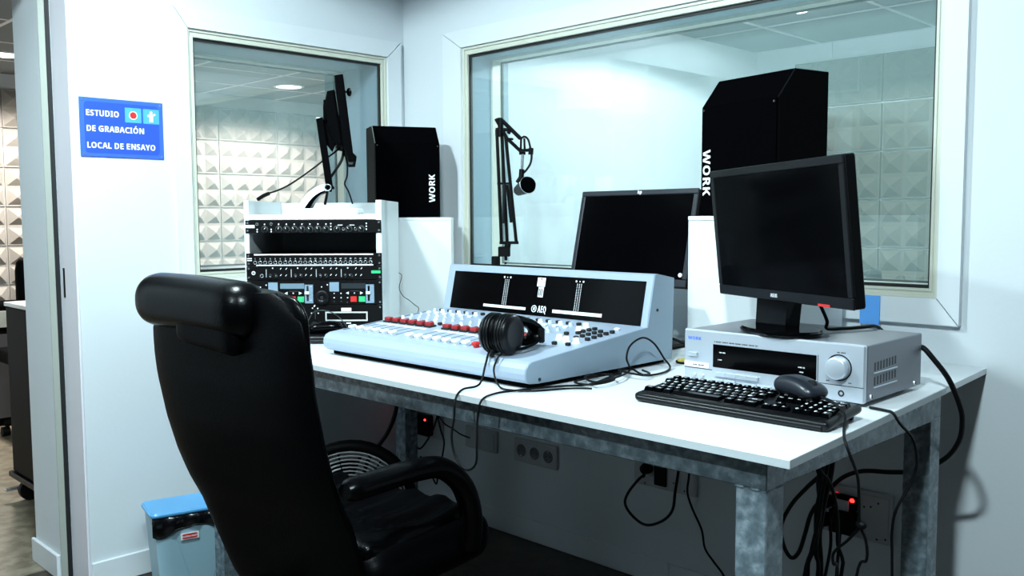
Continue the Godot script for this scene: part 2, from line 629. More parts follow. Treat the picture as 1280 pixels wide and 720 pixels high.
func build_rooms():
	struct("floor", G.new().b2(V(-0.28, -0.1, -2.6), V(4.9, 0.0, 4.7)), M.floor)
	struct("floor_studio", G.new().b2(V(-3.6, -0.1, -2.6), V(-0.28, 0.0, 4.7)), M.floor_pale)
	# control room: wall with the small window and the door gap on the left, wall with the large window at the back
	var g := G.new()
	g.b2(V(-0.15, 0, -0.15), V(0, 2.5, 0.10))
	wall_with_hole(g, 2, V(-0.15, 0, 0.10), V(0, 2.5, 1.376), V(0, 1.035, 0.101), V(0, 1.915, 0.972))
	g.b2(V(-0.15, 2.1, 1.376), V(0, 2.5, 2.35))
	g.b2(V(-0.15, 0, 2.35), V(0, 2.5, 4.5))
	struct("wall_left", g, M.wall)
	g = G.new()
	wall_with_hole(g, 0, V(-0.15, 0, -0.22), V(4.6, 2.5, 0), V(0.385, 1.035, 0), V(2.245, 1.92, 0))
	struct("wall_back", g, M.wall)
	struct("wall_right", G.new().b2(V(4.5, 0, -0.22), V(4.65, 2.5, 4.5)), M.wall_dim)
	struct("wall_front", G.new().b2(V(-0.15, 0, 4.4), V(4.65, 2.5, 4.55)), M.wall_dim)
	struct("ceiling", G.new().b2(V(-0.15, 2.5, -0.22), V(4.65, 2.62, 4.55)), M.ceiling)
	# inner leaf of the left wall, towards the studio
	g = G.new()
	wall_with_hole(g, 2, V(-0.405, 0, -2.4), V(-0.152, 2.5, 1.42), V(0, 1.035, 0.101), V(0, 1.915, 0.972))
	g.b2(V(-0.405, 2.1, 1.42), V(-0.152, 2.5, 2.35))
	g.b2(V(-0.405, 0, 2.35), V(-0.152, 2.5, 3.2))
	struct("wall_studio", g, M.wall)
	baseboard("baseboard_left", V(0, 0, 0.0), V(0.011, 0.086, 1.374))
	baseboard("baseboard_back", V(0.0, 0, 0), V(1.40, 0.084, 0.011))
	baseboard("baseboard_back", V(1.402, 0, 0), V(4.5, 0.084, 0.011))
	baseboard("baseboard_studio", V(-0.418, 0, 1.42), V(-0.155, 0.086, 1.433))
	# door lining in the gap: the frame board, its seal and the strike plate
	var d := struct("door_1", G.new().b2(V(-0.145, 0, 1.376), V(0.002, 2.1, 1.384), 0.002), M.jamb)
	sub(d, "seal", G.new().b2(V(-0.1515, 0, 1.385), V(-0.1445, 2.1, 1.3985)), M.seal)
	sub(d, "edge_strip", G.new().b2(V(-0.1515, 0, 1.399), V(-0.146, 2.1, 1.4215), 0.002), M.jamb_edge)
	sub(d, "strike_plate", G.new().b2(V(-0.118, 0.985, 1.384), V(-0.104, 1.085, 1.3855)), M.black)
	# studio behind the small window and the door gap
	g = G.new()
	g.b2(V(-3.45, 0, -2.4), V(-3.3, 2.3, 3.2))
	var ws := struct("wall_far", g, M.wall)
	var fm := foam_mesh(4, 2, 0.122, 0.038)
	for i in 9:
		for j in 8:
			inst(ws, "foam_panel", fm, M.foam, pos(-3.3, 2.08 - 0.125 - j * 0.25, 1.62 - 0.245 - i * 0.492, 0, PI / 2))
	struct("wall_studio_end", G.new().b2(V(-3.45, 0, -2.5), V(-0.2, 2.3, -2.35)), M.wall)
	struct("wall_studio_front", G.new().b2(V(-3.45, 0, 3.1), V(-0.2, 2.3, 3.25)), M.wall)
	var cs := struct("ceiling_studio", G.new().b2(V(-3.45, 2.2, -2.5), V(-0.42, 2.3, 3.2)), M.ceiling)
	tiles(cs, -3.3, -0.42, -2.35, 3.1, 2.172, -2.157, -0.722)
	# booth behind the large window
	struct("wall_booth_side", G.new().b2(V(0.25, 0, -2.35), V(0.40, 2.3, -0.22)), M.wall)
	var wb := struct("wall_booth", G.new().b2(V(0.25, 0, -2.38), V(3.3, 2.3, -2.23)), M.wall)
	var fm2 := foam_mesh(4, 2, 0.122, 0.038)
	for i in 5:
		for j in 8:
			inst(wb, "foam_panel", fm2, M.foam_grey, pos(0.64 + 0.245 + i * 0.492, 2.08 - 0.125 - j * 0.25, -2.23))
	part(wb, "cable_duct", G.new().b2(V(0.835, 2.085, -2.23), V(0.85, 2.17, -2.222)), M.trim)
	struct("wall_booth_right", G.new().b2(V(3.2, 0, -2.35), V(3.35, 2.3, -0.22)), M.wall)
	var cb := struct("ceiling_booth", G.new().b2(V(0.25, 2.2, -2.38), V(3.35, 2.3, -0.22)), M.ceiling)
	tiles(cb, 0.4, 3.2, -2.23, -0.22, 2.172, 1.388, -1.62)

# a window in local axes: x to the right along the wall, y up, z out of the wall into the control room; opening from (x0, y0) to (x1, y1)
func window(called: String, place: Transform3D, x0: float, y0: float, x1: float, y1: float, o0: float, o1: float, ob: float, ot: float, deep: float, inner0: float):
	var root := Node3D.new()
	root.name = called
	add_child(root)
	root.transform = place
	root.set_meta("kind", "structure")
	# reveal lining
	var g := G.new()
	var t := 0.012
	g.b2(V(x0 - t, y0, -deep), V(x0, y1 + t, -0.012))
	g.b2(V(x1, y0, -deep), V(x1 + t, y1 + t, -0.012))
	g.b2(V(x0, y1, -deep), V(x1, y1 + t, -0.012))
	part(root, "reveal", g, M.reveal)
	part(root, "sill", G.new().b2(V(x0 - t, y0 - t, -deep), V(x1 + t, y0, -0.012)), M.trim)
	# trim boards, mitred
	var i0 := x0 - 0.024
	var i1 := x1 + 0.024
	var j0 := y0 - 0.026
	var j1 := y1 + 0.030
	var zt := 0.020
	var q := [V(o0, ob, 0), V(o1, ob, 0), V(o1, ot, 0), V(o0, ot, 0)]
	var p := [V(i0, j0, 0), V(i1, j0, 0), V(i1, j1, 0), V(i0, j1, 0)]
	for k in 4:
		var m := (k + 1) % 4
		var dir: Vector3 = (q[m] - q[k]).normalized() * 0.0006
		var corners := [q[k] + dir, q[m] - dir, p[m] - dir, p[k] + dir]
		var h := G.new()
		var low := []
		var top := []
		var c: Vector3 = (corners[0] + corners[1] + corners[2] + corners[3]) / 4.0
		for v in corners:
			low.append(v)
			top.append(v + (c - v).normalized() * 0.0015 + V(0, 0, zt))
		h.hexa(low + top)
		part(root, "trim_board", h, M.trim)
	# stepped frame and seal at the front pane
	for s in [[0.0, 0.010, 0.010], [0.009, 0.005, 0.014], [0.017, 0.008, 0.004]]:
		var a0: float = i0 + s[0] * 1.0
		var a1: float = i1 - s[0]
		var b0: float = j0 + s[0]
		var b1: float = j1 - s[0] * 1.25
		var wd: float = s[2] * 0.5 + 0.006
		var gg := G.new()
		gg.b2(V(a0, b0, -0.02), V(a0 + wd, b1, s[1]), 0.001)
		gg.b2(V(a1 - wd, b0, -0.02), V(a1, b1, s[1]), 0.001)
		gg.b2(V(a0 + wd, b1 - wd, -0.02), V(a1 - wd, b1, s[1]), 0.001)
		gg.b2(V(a0 + wd, b0, -0.02), V(a1 - wd, b0 + wd, s[1]), 0.001)
		part(root, "frame_bead", gg, M.frame)
	ring(root, "seal", x0, y0, x1, y1, 0.008, -0.016, -0.003, M.seal)
	part(root, "pane", G.new().b2(V(x0 + 0.002, y0 + 0.002, -0.014), V(x1 - 0.002, y1 - 0.002, -0.008)), M.glass)
	# inner frame, seal and second pane
	ring(root, "inner_frame", x0, y0 - 0.0095, x1, y1, 0.010, -inner0 - 0.065, -inner0, M.frame)
	ring(root, "inner_seal", x0 + 0.01, y0 + 0.0005, x1 - 0.01, y1 - 0.01, 0.006, -inner0 - 0.058, -inner0 - 0.048, M.seal)
	part(root, "inner_pane", G.new().b2(V(x0 + 0.011, y0 + 0.001, -inner0 - 0.056), V(x1 - 0.011, y1 - 0.011, -inner0 - 0.05)), M.glass)

func ring(root: Node3D, called: String, x0: float, y0: float, x1: float, y1: float, w: float, z0: float, z1: float, m: Material):
	var g := G.new()
	g.b2(V(x0, y0, z0), V(x0 + w, y1, z1))
	g.b2(V(x1 - w, y0, z0), V(x1, y1, z1))
	g.b2(V(x0 + w, y1 - w, z0), V(x1 - w, y1, z1))
	g.b2(V(x0 + w, y0, z0), V(x1 - w, y0 + w, z1))
	part(root, called, g, m)

func build_windows():
	# local x of the small window runs towards -z of the room
	window("window_1", Transform3D(Basis(V(0, 0, -1), V(0, 1, 0), V(1, 0, 0)), Vector3.ZERO), -0.957, 1.056, -0.124, 1.893, -1.032, -0.03, 0.961, 1.991, 0.42, 0.27)
	window("window_2", Transform3D.IDENTITY, 0.41, 1.056, 2.224, 1.893, 0.277, 2.305, 0.961, 1.992, 0.225, 0.125)

# ---------------------------------------------------------------- studio and booth things
func build_studio_things():
	var t := thing("equipment_cabinet", "black wheeled cabinet with a white top seen through the door gap", "cabinet", V(-1.02, 0, 1.02), 0.0, "", true)
	var c := V(-1.02, 0, 1.02)
	part(t, "body", G.new().b2(c + V(-0.25, 0.13, -0.3), c + V(0.25, 0.87, 0.22), 0.006), M.black)
	part(t, "top", G.new().b2(c + V(-0.255, 0.87, -0.305), c + V(0.255, 0.888, 0.225), 0.002), M.white)
	part(t, "bottom_rail", G.new().b2(c + V(-0.265, 0.105, -0.31), c + V(0.265, 0.13, 0.235), 0.004), M.bezel)
	for s in [[-0.2, 0.17], [0.2, 0.17], [-0.2, -0.25], [0.2, -0.25]]:
		var p: Vector3 = c + V(s[0], 0.045, s[1])
		var wheel := part(t, "caster", G.new().cy(p + V(-0.016, 0, 0), p + V(0.016, 0, 0), 0.045, -1, 18), M.rubber)
		sub(wheel, "caster_fork", G.new().b2(p + V(-0.03, 0.01, -0.03), p + V(0.03, 0.062, 0.012), 0.004), M.bezel)
	sub(t.get_node("caster"), "brake_lever", G.new().b2(c + V(-0.235, 0.05, 0.2), c + V(-0.205, 0.062, 0.265), 0.003), M.chrome)
	# black chair behind the cabinet
	var k := V(-2.42, 0, 0.66)
	var ch := thing("studio_chair", "black upholstered chair behind the wheeled cabinet", "chair", k, PI / 2)
	part(ch, "backrest", G.new().rb(V(0, 0.84, 0.2), V(0.5, 0.46, 0.07), 0.05, 8, func(v): return v + V(0, -0.5 * v.x * v.x, v.x * v.x * -0.3)), M.leather)
	part(ch, "seat", G.new().rb(V(0, 0.47, -0.05), V(0.5, 0.09, 0.48), 0.04, 8), M.leather)
	part(ch, "pole", G.new().cy(V(0, 0.1, -0.03), V(0, 0.43, -0.03), 0.025), M.black)
	part(ch, "back_bar", G.new().tb(curve([V(0, 0.42, 0.0), V(0, 0.45, 0.2), V(0, 0.6, 0.25), V(0, 0.8, 0.24)]), 0.018), M.black)
	for i in 5:
		var a := TAU * i / 5.0
		var leg := part(ch, "leg", G.new().tb([V(0, 0.11, -0.03), V(0.28 * cos(a), 0.075, -0.03 + 0.28 * sin(a))], 0.02), M.black)
		sub(leg, "caster", G.new().cy(V(0.28 * cos(a) - 0.02, 0.028, -0.03 + 0.28 * sin(a)), V(0.28 * cos(a) + 0.02, 0.028, -0.03 + 0.28 * sin(a)), 0.028), M.rubber)
	# amplifier on the floor by the foam wall
	var b := V(-3.06, 0, 0.80)
	var a2 := thing("guitar_amplifier", "black guitar amplifier with a grey grille on the floor by the foam wall", "amplifier", b, 0.0, "", true)
	part(a2, "cabinet", G.new().b2(b + V(-0.15, 0, -0.3), b + V(0.15, 0.74, 0.3), 0.01), M.black_matte)
	part(a2, "grille", G.new().b2(b + V(0.15, 0.05, -0.27), b + V(0.155, 0.56, 0.27)), M.grey_side)
	part(a2, "control_panel", G.new().b2(b + V(0.15, 0.6, -0.27), b + V(0.156, 0.7, 0.27), 0.002), M.jamb_edge)
	for i in 6:
		part(a2, "knob", G.new().cy(b + V(0.156, 0.65, -0.22 + i * 0.088), b + V(0.175, 0.65, -0.22 + i * 0.088), 0.014), M.black)
	# booth desk and headphones behind the sill
	var dk := V(1.75, 0, -0.72)
	var ds := thing("booth_desk", "pale desk in the booth below the large window sill", "desk", dk, 0.0, "", true)
	part(ds, "desktop", G.new().b2(dk + V(-0.7, 0.955, -0.3), dk + V(0.7, 0.98, 0.3), 0.003), M.top)
	for s in [[-1, -1], [1, -1], [1, 1], [-1, 1]]:
		part(ds, "leg", G.new().b2(dk + V(s[0] * 0.66 - 0.02, 0, s[1] * 0.26 - 0.02), dk + V(s[0] * 0.66 + 0.02, 0.955, s[1] * 0.26 + 0.02)), M.zinc)
	var hp := V(1.70, 0.98, -0.70)
	var h := thing("booth_headphones", "dark headphones on the booth desk behind the window sill", "headphones", hp, 0.5)
	part(h, "headband", G.new().tb(curve([V(-0.075, 0.03, 0), V(-0.07, 0.045, -0.08), V(0, 0.06, -0.14), V(0.07, 0.045, -0.08), V(0.075, 0.03, 0)]), 0.009), M.rubber)
	for s in [-1, 1]:
		part(h, "ear_cup", G.new().cy(V(s * 0.055, 0.04, 0), V(s * 0.085, 0.04, 0), 0.04, 0.034, 20), M.rubber)
		part(h, "ear_pad", G.new().torus(V(s * 0.05, 0.04, 0), V(1, 0, 0), 0.027, 0.013, 20), M.rubber)
	single("booth_cable", "thin dark cable on the booth desk beside the headphones", "cable", G.new().tb(curve([V(1.80, 0.984, -0.68), V(1.86, 0.99, -0.63), V(1.93, 1.03, -0.6), V(1.99, 0.99, -0.58), V(2.02, 0.984, -0.6)]), 0.004), M.rubber)

# ---------------------------------------------------------------- desk
func build_desk():
	var o := V(1.3, 0, 0.7)
	var t := thing("desk", "long white topped desk on a galvanised steel frame under the large window", "desk", o, 0.0, "", true)
	var up := Transform3D(Basis(V(1, 0, 0), V(0, 0, 1), V(0, -1, 0)), Vector3.ZERO)    # outline x, y -> x, z; drawn downwards
	var g := G.new().at(up).ex(PackedVector2Array([Vector2(0.12, 0.344), Vector2(2.394, 0.344), Vector2(2.447, 1.165), Vector2(0.12, 1.155)]), -T, -(T - 0.0155), 0.0008)
	var top := part(t, "desktop", g, M.top)
	g = G.new().at(up).ex(PackedVector2Array([Vector2(0.12, 0.001), Vector2(2.370, 0.001), Vector2(2.3935, 0.342), Vector2(0.12, 0.342)]), -T, -(T - 0.0155), 0.0008)
	part(t, "rear_board", g, M.top)
	sub(top, "shaded_edge", G.new().hexa([V(0.121, T - 0.0148, 1.1545), V(2.446, T - 0.0148, 1.1645), V(2.446, T - 0.0148, 1.1656), V(0.121, T - 0.0148, 1.1556), V(0.121, T - 0.0009, 1.1545), V(2.446, T - 0.0009, 1.1645), V(2.446, T - 0.0009, 1.1656), V(0.121, T - 0.0009, 1.1556)]), M.edge_shade)  # thin strip added along the front edge to carry its painted shade
	sub(top, "shaded_edge", G.new().hexa([V(2.3935, T - 0.0148, 0.345), V(2.446, T - 0.0148, 1.164), V(2.4475, T - 0.0148, 1.164), V(2.395, T - 0.0148, 0.345), V(2.3935, T - 0.0009, 0.345), V(2.446, T - 0.0009, 1.164), V(2.4475, T - 0.0009, 1.164), V(2.395, T - 0.0009, 0.345)]), M.edge_shade)  # same painted shade along the right edge
	var y1 := T - 0.0155
	var y0 := y1 - 0.060
	part(t, "front_rail", G.new().b2(V(0.385, y0, 1.060), V(2.382, y1, 1.120), 0.002), M.zinc)
	part(t, "rear_rail", G.new().b2(V(0.385, y0, 0.31), V(2.372, y1, 0.37), 0.002), M.zinc)
	part(t, "side_rail", G.new().b2(V(2.320, y0, 0.37), V(2.380, y1, 1.060), 0.002), M.zinc)
	part(t, "side_rail", G.new().b2(V(0.385, y0, 0.37), V(0.445, y1, 1.060), 0.002), M.zinc)
	for p in [[0.385, 1.06], [2.322, 1.06], [0.385, 0.31], [2.312, 0.31]]:
		part(t, "leg", G.new().b2(V(p[0], 0, p[1]), V(p[0] + 0.06, y0, p[1] + 0.06), 0.002), M.zinc)
	for p in [[2.33, 1.118], [2.36, 1.118]]:
		part(t, "weld_bead", G.new().el(V(p[0], y0 - 0.001, p[1]), V(0.012, 0.004, 0.004), 6), M.zinc)

# ---------------------------------------------------------------- rack, its units, the monitor on top and the small keyboard in front
const RK := 0.002656
var rack_at := Vector3(0.550, T, 0.820)

func rx(px: float) -> float:
	return (px - 393.0) * 0.002646

func ry(py: float) -> float:
	return 1.307 - T - (py - 251.0) * RK

func unit(called: String, label: String, y_top: float, y_bot: float) -> Node3D:
	var t := thing(called, label, "rack unit", rack_at, PI / 4, "units in the rack cabinet")
	var a := ry(y_bot) + 0.0005
	var b := ry(y_top) - 0.0005
	part(t, "faceplate", G.new().b2(V(-0.2265, a, 0.0005), V(0.2215, b, 0.004), 0.0008), M.black)
	part(t, "chassis", G.new().b2(V(-0.205, a + 0.002, -0.30), V(0.20, b - 0.002, 0.0003)), M.black_matte)
	var sm := G.new().cy(V(0, 0, 0), V(0, 0, 0.003), 0.0042, 0.003, 10).done()
	for x in [-0.219, 0.214]:
		inst(t, "screw", sm, M.chrome, pos(x, a + 0.008, 0.004))
		inst(t, "screw", sm, M.chrome, pos(x, b - 0.008, 0.004))
	return t

func build_rack():
	var t := thing("rack_cabinet", "open fronted white rack cabinet on the desk in the corner", "cabinet", rack_at, PI / 4)
	var x0 := -0.2315
	var x1 := 0.2225
	var top := ry(250.5)
	part(t, "side_panel", G.new().b2(V(x0, 0, -0.452), V(x0 + 0.016, top, 0), 0.001), M.white_box)
	part(t, "side_panel", G.new().b2(V(x1 - 0.019, 0, -0.452), V(x1, top, 0), 0.001), M.white_box)
	part(t, "back_panel", G.new().b2(V(x0 + 0.016, 0, -0.452), V(x1 - 0.019, top - 0.002, -0.436)), M.white_box)
	part(t, "shelf", G.new().b2(V(x0 + 0.016, ry(274.6), -0.436), V(x1 - 0.019, ry(267.8), -0.001), 0.0008), M.white_box)
	part(t, "base_panel", G.new().b2(V(x0 + 0.016, 0.0, -0.436), V(x1 - 0.019, 0.016, -0.002)), M.white_box)
	var disc := G.new().cy(V(0, 0, 0), V(0, 0, 0.0012), 0.0024, -1, 8).done()
	var knob := G.new().cy(V(0, 0, 0), V(0, 0, 0.012), 0.0085, 0.0072, 18).done()
	var tick := G.new().bx(V(0, 0.004, 0.0123), V(0.0016, 0.006, 0.0008)).done()
	var rng_m := G.new().torus(V(0, 0, 0.001), V(0, 0, 1), 0.0052, 0.0014, 16, 6).done()
	var rng_s := G.new().torus(V(0, 0, 0.001), V(0, 0, 1), 0.0040, 0.0011, 14, 6).done()
	var bar := G.new().bx(V(0, 0, 0.0003), V(1, 1, 0.0006)).done()
	var at_ := func(px, py, z = 0.004): return pos(rx(px), ry(py), z)
	var strip := func(o, px0, py0, px1, py1, m, called):
		var x := Transform3D(Basis.from_scale(V(rx(px1) - rx(px0), ry(py0) - ry(py1), 1)), V((rx(px0) + rx(px1)) / 2, (ry(py0) + ry(py1)) / 2, 0.004))
		return inst(o, called, bar, m, x)
	# microphone preamplifier
	var u := unit("preamplifier", "black one unit preamplifier with a row of knobs, top of the rack", 275.0, 291.2)
	strip.call(u, 307.6, 280.8, 319, 284.6, M.ink, "maker_label")
	for px in [331.5, 349.0, 358.7, 368.5, 378.0, 388.0, 398.0, 408.0, 421.5, 436.5, 452.0]:
		var kn: MeshInstance3D = inst(u, "knob", knob, M.bezel, at_.call(px, 286.2))
		inst(kn, "pointer", tick, M.ink, pos(0, 0, 0, 0, 0, [0.5, -0.4, 0.2, -0.8][int(px) % 4]))
		inst(u, "scale_mark", rng_s, M.grey_side, Transform3D(Basis.from_scale(V(2.3, 2.3, 1)), at_.call(px, 286.2).origin))
		if px < 410:
			inst(u, "indicator", disc, M.ink, at_.call(px, 280.0))
	for px in [322.2, 339.6]:
		inst(u, "jack", rng_s, M.chrome, at_.call(px, 279.8))
		inst(u, "indicator", disc, M.ink, at_.call(px, 286.4))
		inst(u, "indicator", disc, M.ink, at_.call(px, 289.2))
	for px in [429.6, 444.6]:
		inst(u, "jack", rng_s, M.chrome, at_.call(px, 286.2))
	for px in [414.0, 458.3]:
		for py in [279.5, 283.0, 286.6]:
			inst(u, "indicator", disc, M.ink, at_.call(px, py))
	for px in [425.5, 440.5]:
		strip.call(u, px - 3, 280.9, px + 3, 281.9, M.ink, "legend")
	# patch bay
	u = unit("patch_bay", "black patch bay with one row of numbered sockets between two white lines", 316.0, 332.0)
	strip.call(u, 317.4, 316.9, 466.2, 318.5, M.ink, "white_line")
	strip.call(u, 320.0, 330.3, 466.2, 331.7, M.ink, "white_line")
	for i in 24:
		var px := 318.6 + i * 6.27
		inst(u, "jack", rng_m, M.chrome, at_.call(px, 327.5))
		text(u, str(i + 1), 0.0042, M.ink, pos(rx(px), ry(322.9), 0.0042), "numeral", false)
	strip.call(u, 308.5, 322.0, 314.5, 323.2, M.ink, "legend")
	strip.call(u, 308.5, 324.5, 314.5, 325.5, M.ink, "legend")
	# four channel dynamics unit
	u = unit("dynamics_processor", "black rack unit with four groups of knobs under the patch bay", 332.2, 349.6)
	inst(u, "emblem", rng_m, M.ink, at_.call(316.2, 340.6))
	inst(u, "emblem_stroke", tick, M.ink, at_.call(316.2, 342.0, -0.0078))
	for ch in 4:
		var bx0 := 336.8 + ch * 31.3
		for k in 2:
			var kn: MeshInstance3D = inst(u, "knob", knob, M.bezel, Transform3D(Basis.from_scale(V(0.72, 0.72, 0.8)), at_.call(bx0 + 7.0 * k, 344.2).origin))
			inst(kn, "pointer", tick, M.ink, pos(0, 0, 0, 0, 0, -2.2 + ch * 0.6 + k))
			inst(u, "scale_mark", rng_m, M.chrome, at_.call(bx0 + 7.0 * k, 344.2))
		inst(u, "indicator", disc, M.ink, at_.call(bx0 + 3.4, 334.6))
		for q in [[12.5, 336.5], [19.5, 336.5], [12.5, 344.5], [19.0, 344.8]]:
			inst(u, "switch", tick, M.ink, Transform3D(Basis.from_euler(V(0, 0, -0.6)).scaled(V(1.2, 1.0, 1)), at_.call(bx0 + q[0], q[1]).origin - V(0, 0, 0.012)))
		inst(u, "legend", bar, M.grid, Transform3D(Basis.from_scale(V(0.0018, 0.026, 1)), at_.call(bx0 - 4.8, 341.0).origin))
	inst(u, "knob", rng_m, M.chrome, at_.call(326.5, 344.2))
	strip.call(u, 463.5, 338.0, 475.0, 341.6, M.green, "green_display")
	# double player control panel
	u = unit("player_control", "black two unit player control panel with red and green buttons", 349.8, 380.6)
	var btn := G.new().ex(rrect(0.0042, 0.0042, 0.002, 4), 0, 0.003, 0.0005).done()
	for s in 2:
		var dx := 76.6 * s
		strip.call(u, 349.0 + dx, 353.8, 379.0 + dx, 360.4, M.lcd if s == 0 else M.lcd_dark, "display")
		for i in 3:
			var px := 356.6 + dx + 8.8 * i
			if i == 1:
				inst(u, "button", btn, M.ink, at_.call(px, 366.0))
			else:
				var d := 1.0 if i == 2 else -1.0
				inst(u, "arrow_button", G.new().ex(PackedVector2Array([Vector2(-0.0045 * d, -0.0048), Vector2(0.0055 * d, 0), Vector2(-0.0045 * d, 0.0048)]), 0, 0.002).done(), M.ink, at_.call(px, 366.0))
		strip.call(u, 360.3 + dx, 363.2, 371.5 + dx, 363.9, M.grey_side, "legend")
		part(u, "stop_button", G.new().b2(V(rx(360.4 + dx), ry(377.2), 0.004), V(rx(368.4 + dx), ry(370.2), 0.008), 0.001), M.red)
		part(u, "play_button", G.new().b2(V(rx(370.7 + dx), ry(377.2), 0.004), V(rx(378.9 + dx), ry(370.2), 0.008), 0.001), M.green)
		var sp: MeshInstance3D = strip.call(u, 379.6 + dx, 355.4, 390.0 + dx, 378.6, M.panel_blue, "slider_panel")
		strip.call(u, 382.0 + dx, 357.0, 384.6 + dx, 376.0, M.seal, "slider_slot")
		part(u, "slider_cap", G.new().b2(V(rx(380.0 + dx), ry(367.4), 0.0045), V(rx(385.5 + dx), ry(363.8), 0.011), 0.0008), M.white)
		strip.call(u, 385.8 + dx, 357.5, 388.8 + dx, 357.9, M.ink, "legend")
		strip.call(u, 385.8 + dx, 374.5, 388.8 + dx, 374.9, M.ink, "legend")
		# jog wheel, lamps and label to the left of each display
		var jx := 401.3 - 76.6 * (1 - s)
		part(u, "jog_wheel", G.new().at(Transform3D(Basis.from_euler(V(PI / 2, 0, 0)), at_.call(jx, 371.5).origin)).la([Vector2(0.0245, 0), Vector2(0.0245, 0.006), Vector2(0.022, 0.008), Vector2(0.009, 0.008), Vector2(0.008, 0.006), Vector2(0, 0.006)], 28), M.bezel)
		inst(u, "jog_ring", rng_s, M.grey_side, Transform3D(Basis.IDENTITY, at_.call(jx, 371.5, 0.0105).origin))
		for q in [[401.0, 358.2], [408.3, 355.6]]:
			inst(u, "lamp", btn, M.ink, at_.call(q[0] - 76.6 * (1 - s), q[1]))
		strip.call(u, 410.8 - 76.6 * (1 - s), 352.4, 422.6 - 76.6 * (1 - s), 364.0, M.panel_blue, "label")
		for q in [[416.6, 366.4], [425.2, 366.4], [416.6, 371.9], [425.2, 371.9], [433.4, 371.9]]:
			if s == 1:
				inst(u, "button", btn, M.ink, at_.call(q[0], q[1]))
		if s == 1:
			for q in [[416.6, 376.6], [425.2, 376.6], [433.0, 377.6]]:
				inst(u, "dark_button", btn, M.grey_side, at_.call(q[0], q[1]))
	# double disc transport
	u = unit("disc_transport", "black two unit disc player with two framed trays, bottom of the rack", 380.8, 410.5)
	for s in 2:
		var dx := -79.0 * (1 - s)
		var tray: MeshInstance3D = part(u, "disc_tray", G.new().b2(V(rx(407 + dx), ry(399.4), 0.004), V(rx(456.5 + dx), ry(391.2), 0.0055), 0.0006), M.black)
		ring(u, "tray_frame", rx(405.0 + dx), ry(401.2), rx(458.0 + dx), ry(389.4), 0.0045, 0.004, 0.006, M.grid)
		strip.call(u, 431.0 + dx, 403.0, 437.0 + dx, 404.6, M.ink, "legend")
	strip.call(u, 425.0, 384.6, 437.6, 389.0, M.ink, "label")
	for q in [[387.8, 391.2], [396.2, 391.2]]:
		inst(u, "button", btn, M.ink, at_.call(q[0], q[1]))
	for q in [[389.0, 384.8], [391.8, 381.5], [395.5, 385.2], [391.2, 382.6]]:
		inst(u, "indicator", disc, M.ink, at_.call(q[0], q[1]))
	strip.call(u, 391.8, 386.0, 392.6, 398.5, M.grey_side, "divider")
	# small keyboard in front of the rack with a mouse on it
	var kb := V(0.590, T, 0.937)
	var k := thing("rack_keyboard", "narrow black keyboard lying in front of the rack", "keyboard", kb, PI / 4)
	part(k, "body", G.new().rb(V(0.02, 0.0135, 0.02), V(0.27, 0.023, 0.15), 0.008, 8), M.bezel)
	part(k, "front_strip", G.new().b2(V(-0.11, 0.010, 0.0935), V(0.15, 0.013, 0.0958), 0.0005), M.grey_side)
	part(k, "foot", G.new().b2(V(-0.1, 0, -0.04), V(0.14, 0.004, 0.08)), M.rubber)
	var km := G.new().bx(V(0, 0.004, 0), V(0.015, 0.007, 0.014), 0.002).done()
	for i in 14:
		for j in 4:
			if i > 6 and j < 4 and i < 13:
				continue
			inst(k, "key", km, M.black, pos(-0.095 + i * 0.0175, 0.0235, -0.03 + j * 0.02))
	mouse("rack_mouse", "black mouse on the narrow keyboard in front of the rack", kb + V(0.084, 0.0252, -0.068), PI / 4 + 1.75, M.black_gloss)
	# monitor seen edge-on on its white swan-neck stand
	var tt := rack_at + Vector3(0, ry(267.8), 0) + Basis.from_euler(V(0, PI / 4, 0)) * V(-0.028, 0, 0)
	var mo := thing("small_monitor", "black monitor seen edge-on on a white curved stand over the rack", "monitor", tt, PI / 4)
	var y := func(py): return 0.0 + (267.8 - py) * 0.00280
	var x := func(px): return (px - 394.6) * 0.00280
	part(mo, "foot", G.new().at(pos(x.call(411), 0.17, 0)).ex(rrect(0.22, 0.16, 0.03), 0.0005, 0.02, 0.004), M.white, pos(0, 0, 0, -PI / 2, 0, 0))
	var sw := []
	for v in [[376, 265], [381, 256], [390, 245], [401, 237.5], [410, 235.5]]:
		sw.append(V(x.call(v[0]), y.call(v[1]), -0.17))
	var g := G.new()
	var prev := []
	var grid := []
	var cv := curve(sw, 5)
	for i in cv.size():
		var d: Vector3 = (cv[mini(i + 1, cv.size() - 1)] - cv[maxi(i - 1, 0)]).normalized()
		var nn := V(-d.y, d.x, 0)
		var hw := lerpf(0.03, 0.022, float(i) / cv.size())
		grid.append([cv[i] + nn * 0.012 - V(0, 0, hw), cv[i] + nn * 0.014 + V(0, 0, hw), cv[i] - nn * 0.008 + V(0, 0, hw), cv[i] - nn * 0.008 - V(0, 0, hw)])
	g.rows(grid, true, -1)
	part(mo, "swan_neck", g, M.white)
	var under := []
	for i in cv.size() - 2:
		var d: Vector3 = (cv[mini(i + 1, cv.size() - 1)] - cv[maxi(i - 1, 0)]).normalized()
		var nn := V(-d.y, d.x, 0)
		under.append([cv[i] - nn * 0.007 + V(0, 0, -0.02), cv[i] - nn * 0.007 + V(0, 0, 0.0235), cv[i] - nn * lerpf(0.03, 0.009, float(i) / cv.size()) + V(0, 0, 0.0235), cv[i] - nn * lerpf(0.03, 0.009, float(i) / cv.size()) - V(0, 0, 0.02)])
	g = G.new().rows(under, true, -1)
	g.face(under[0], under[1][0])
	part(mo, "neck_underside", g, M.black_gloss)
	var pv := V(x.call(411.7), y.call(234.7), -0.145)
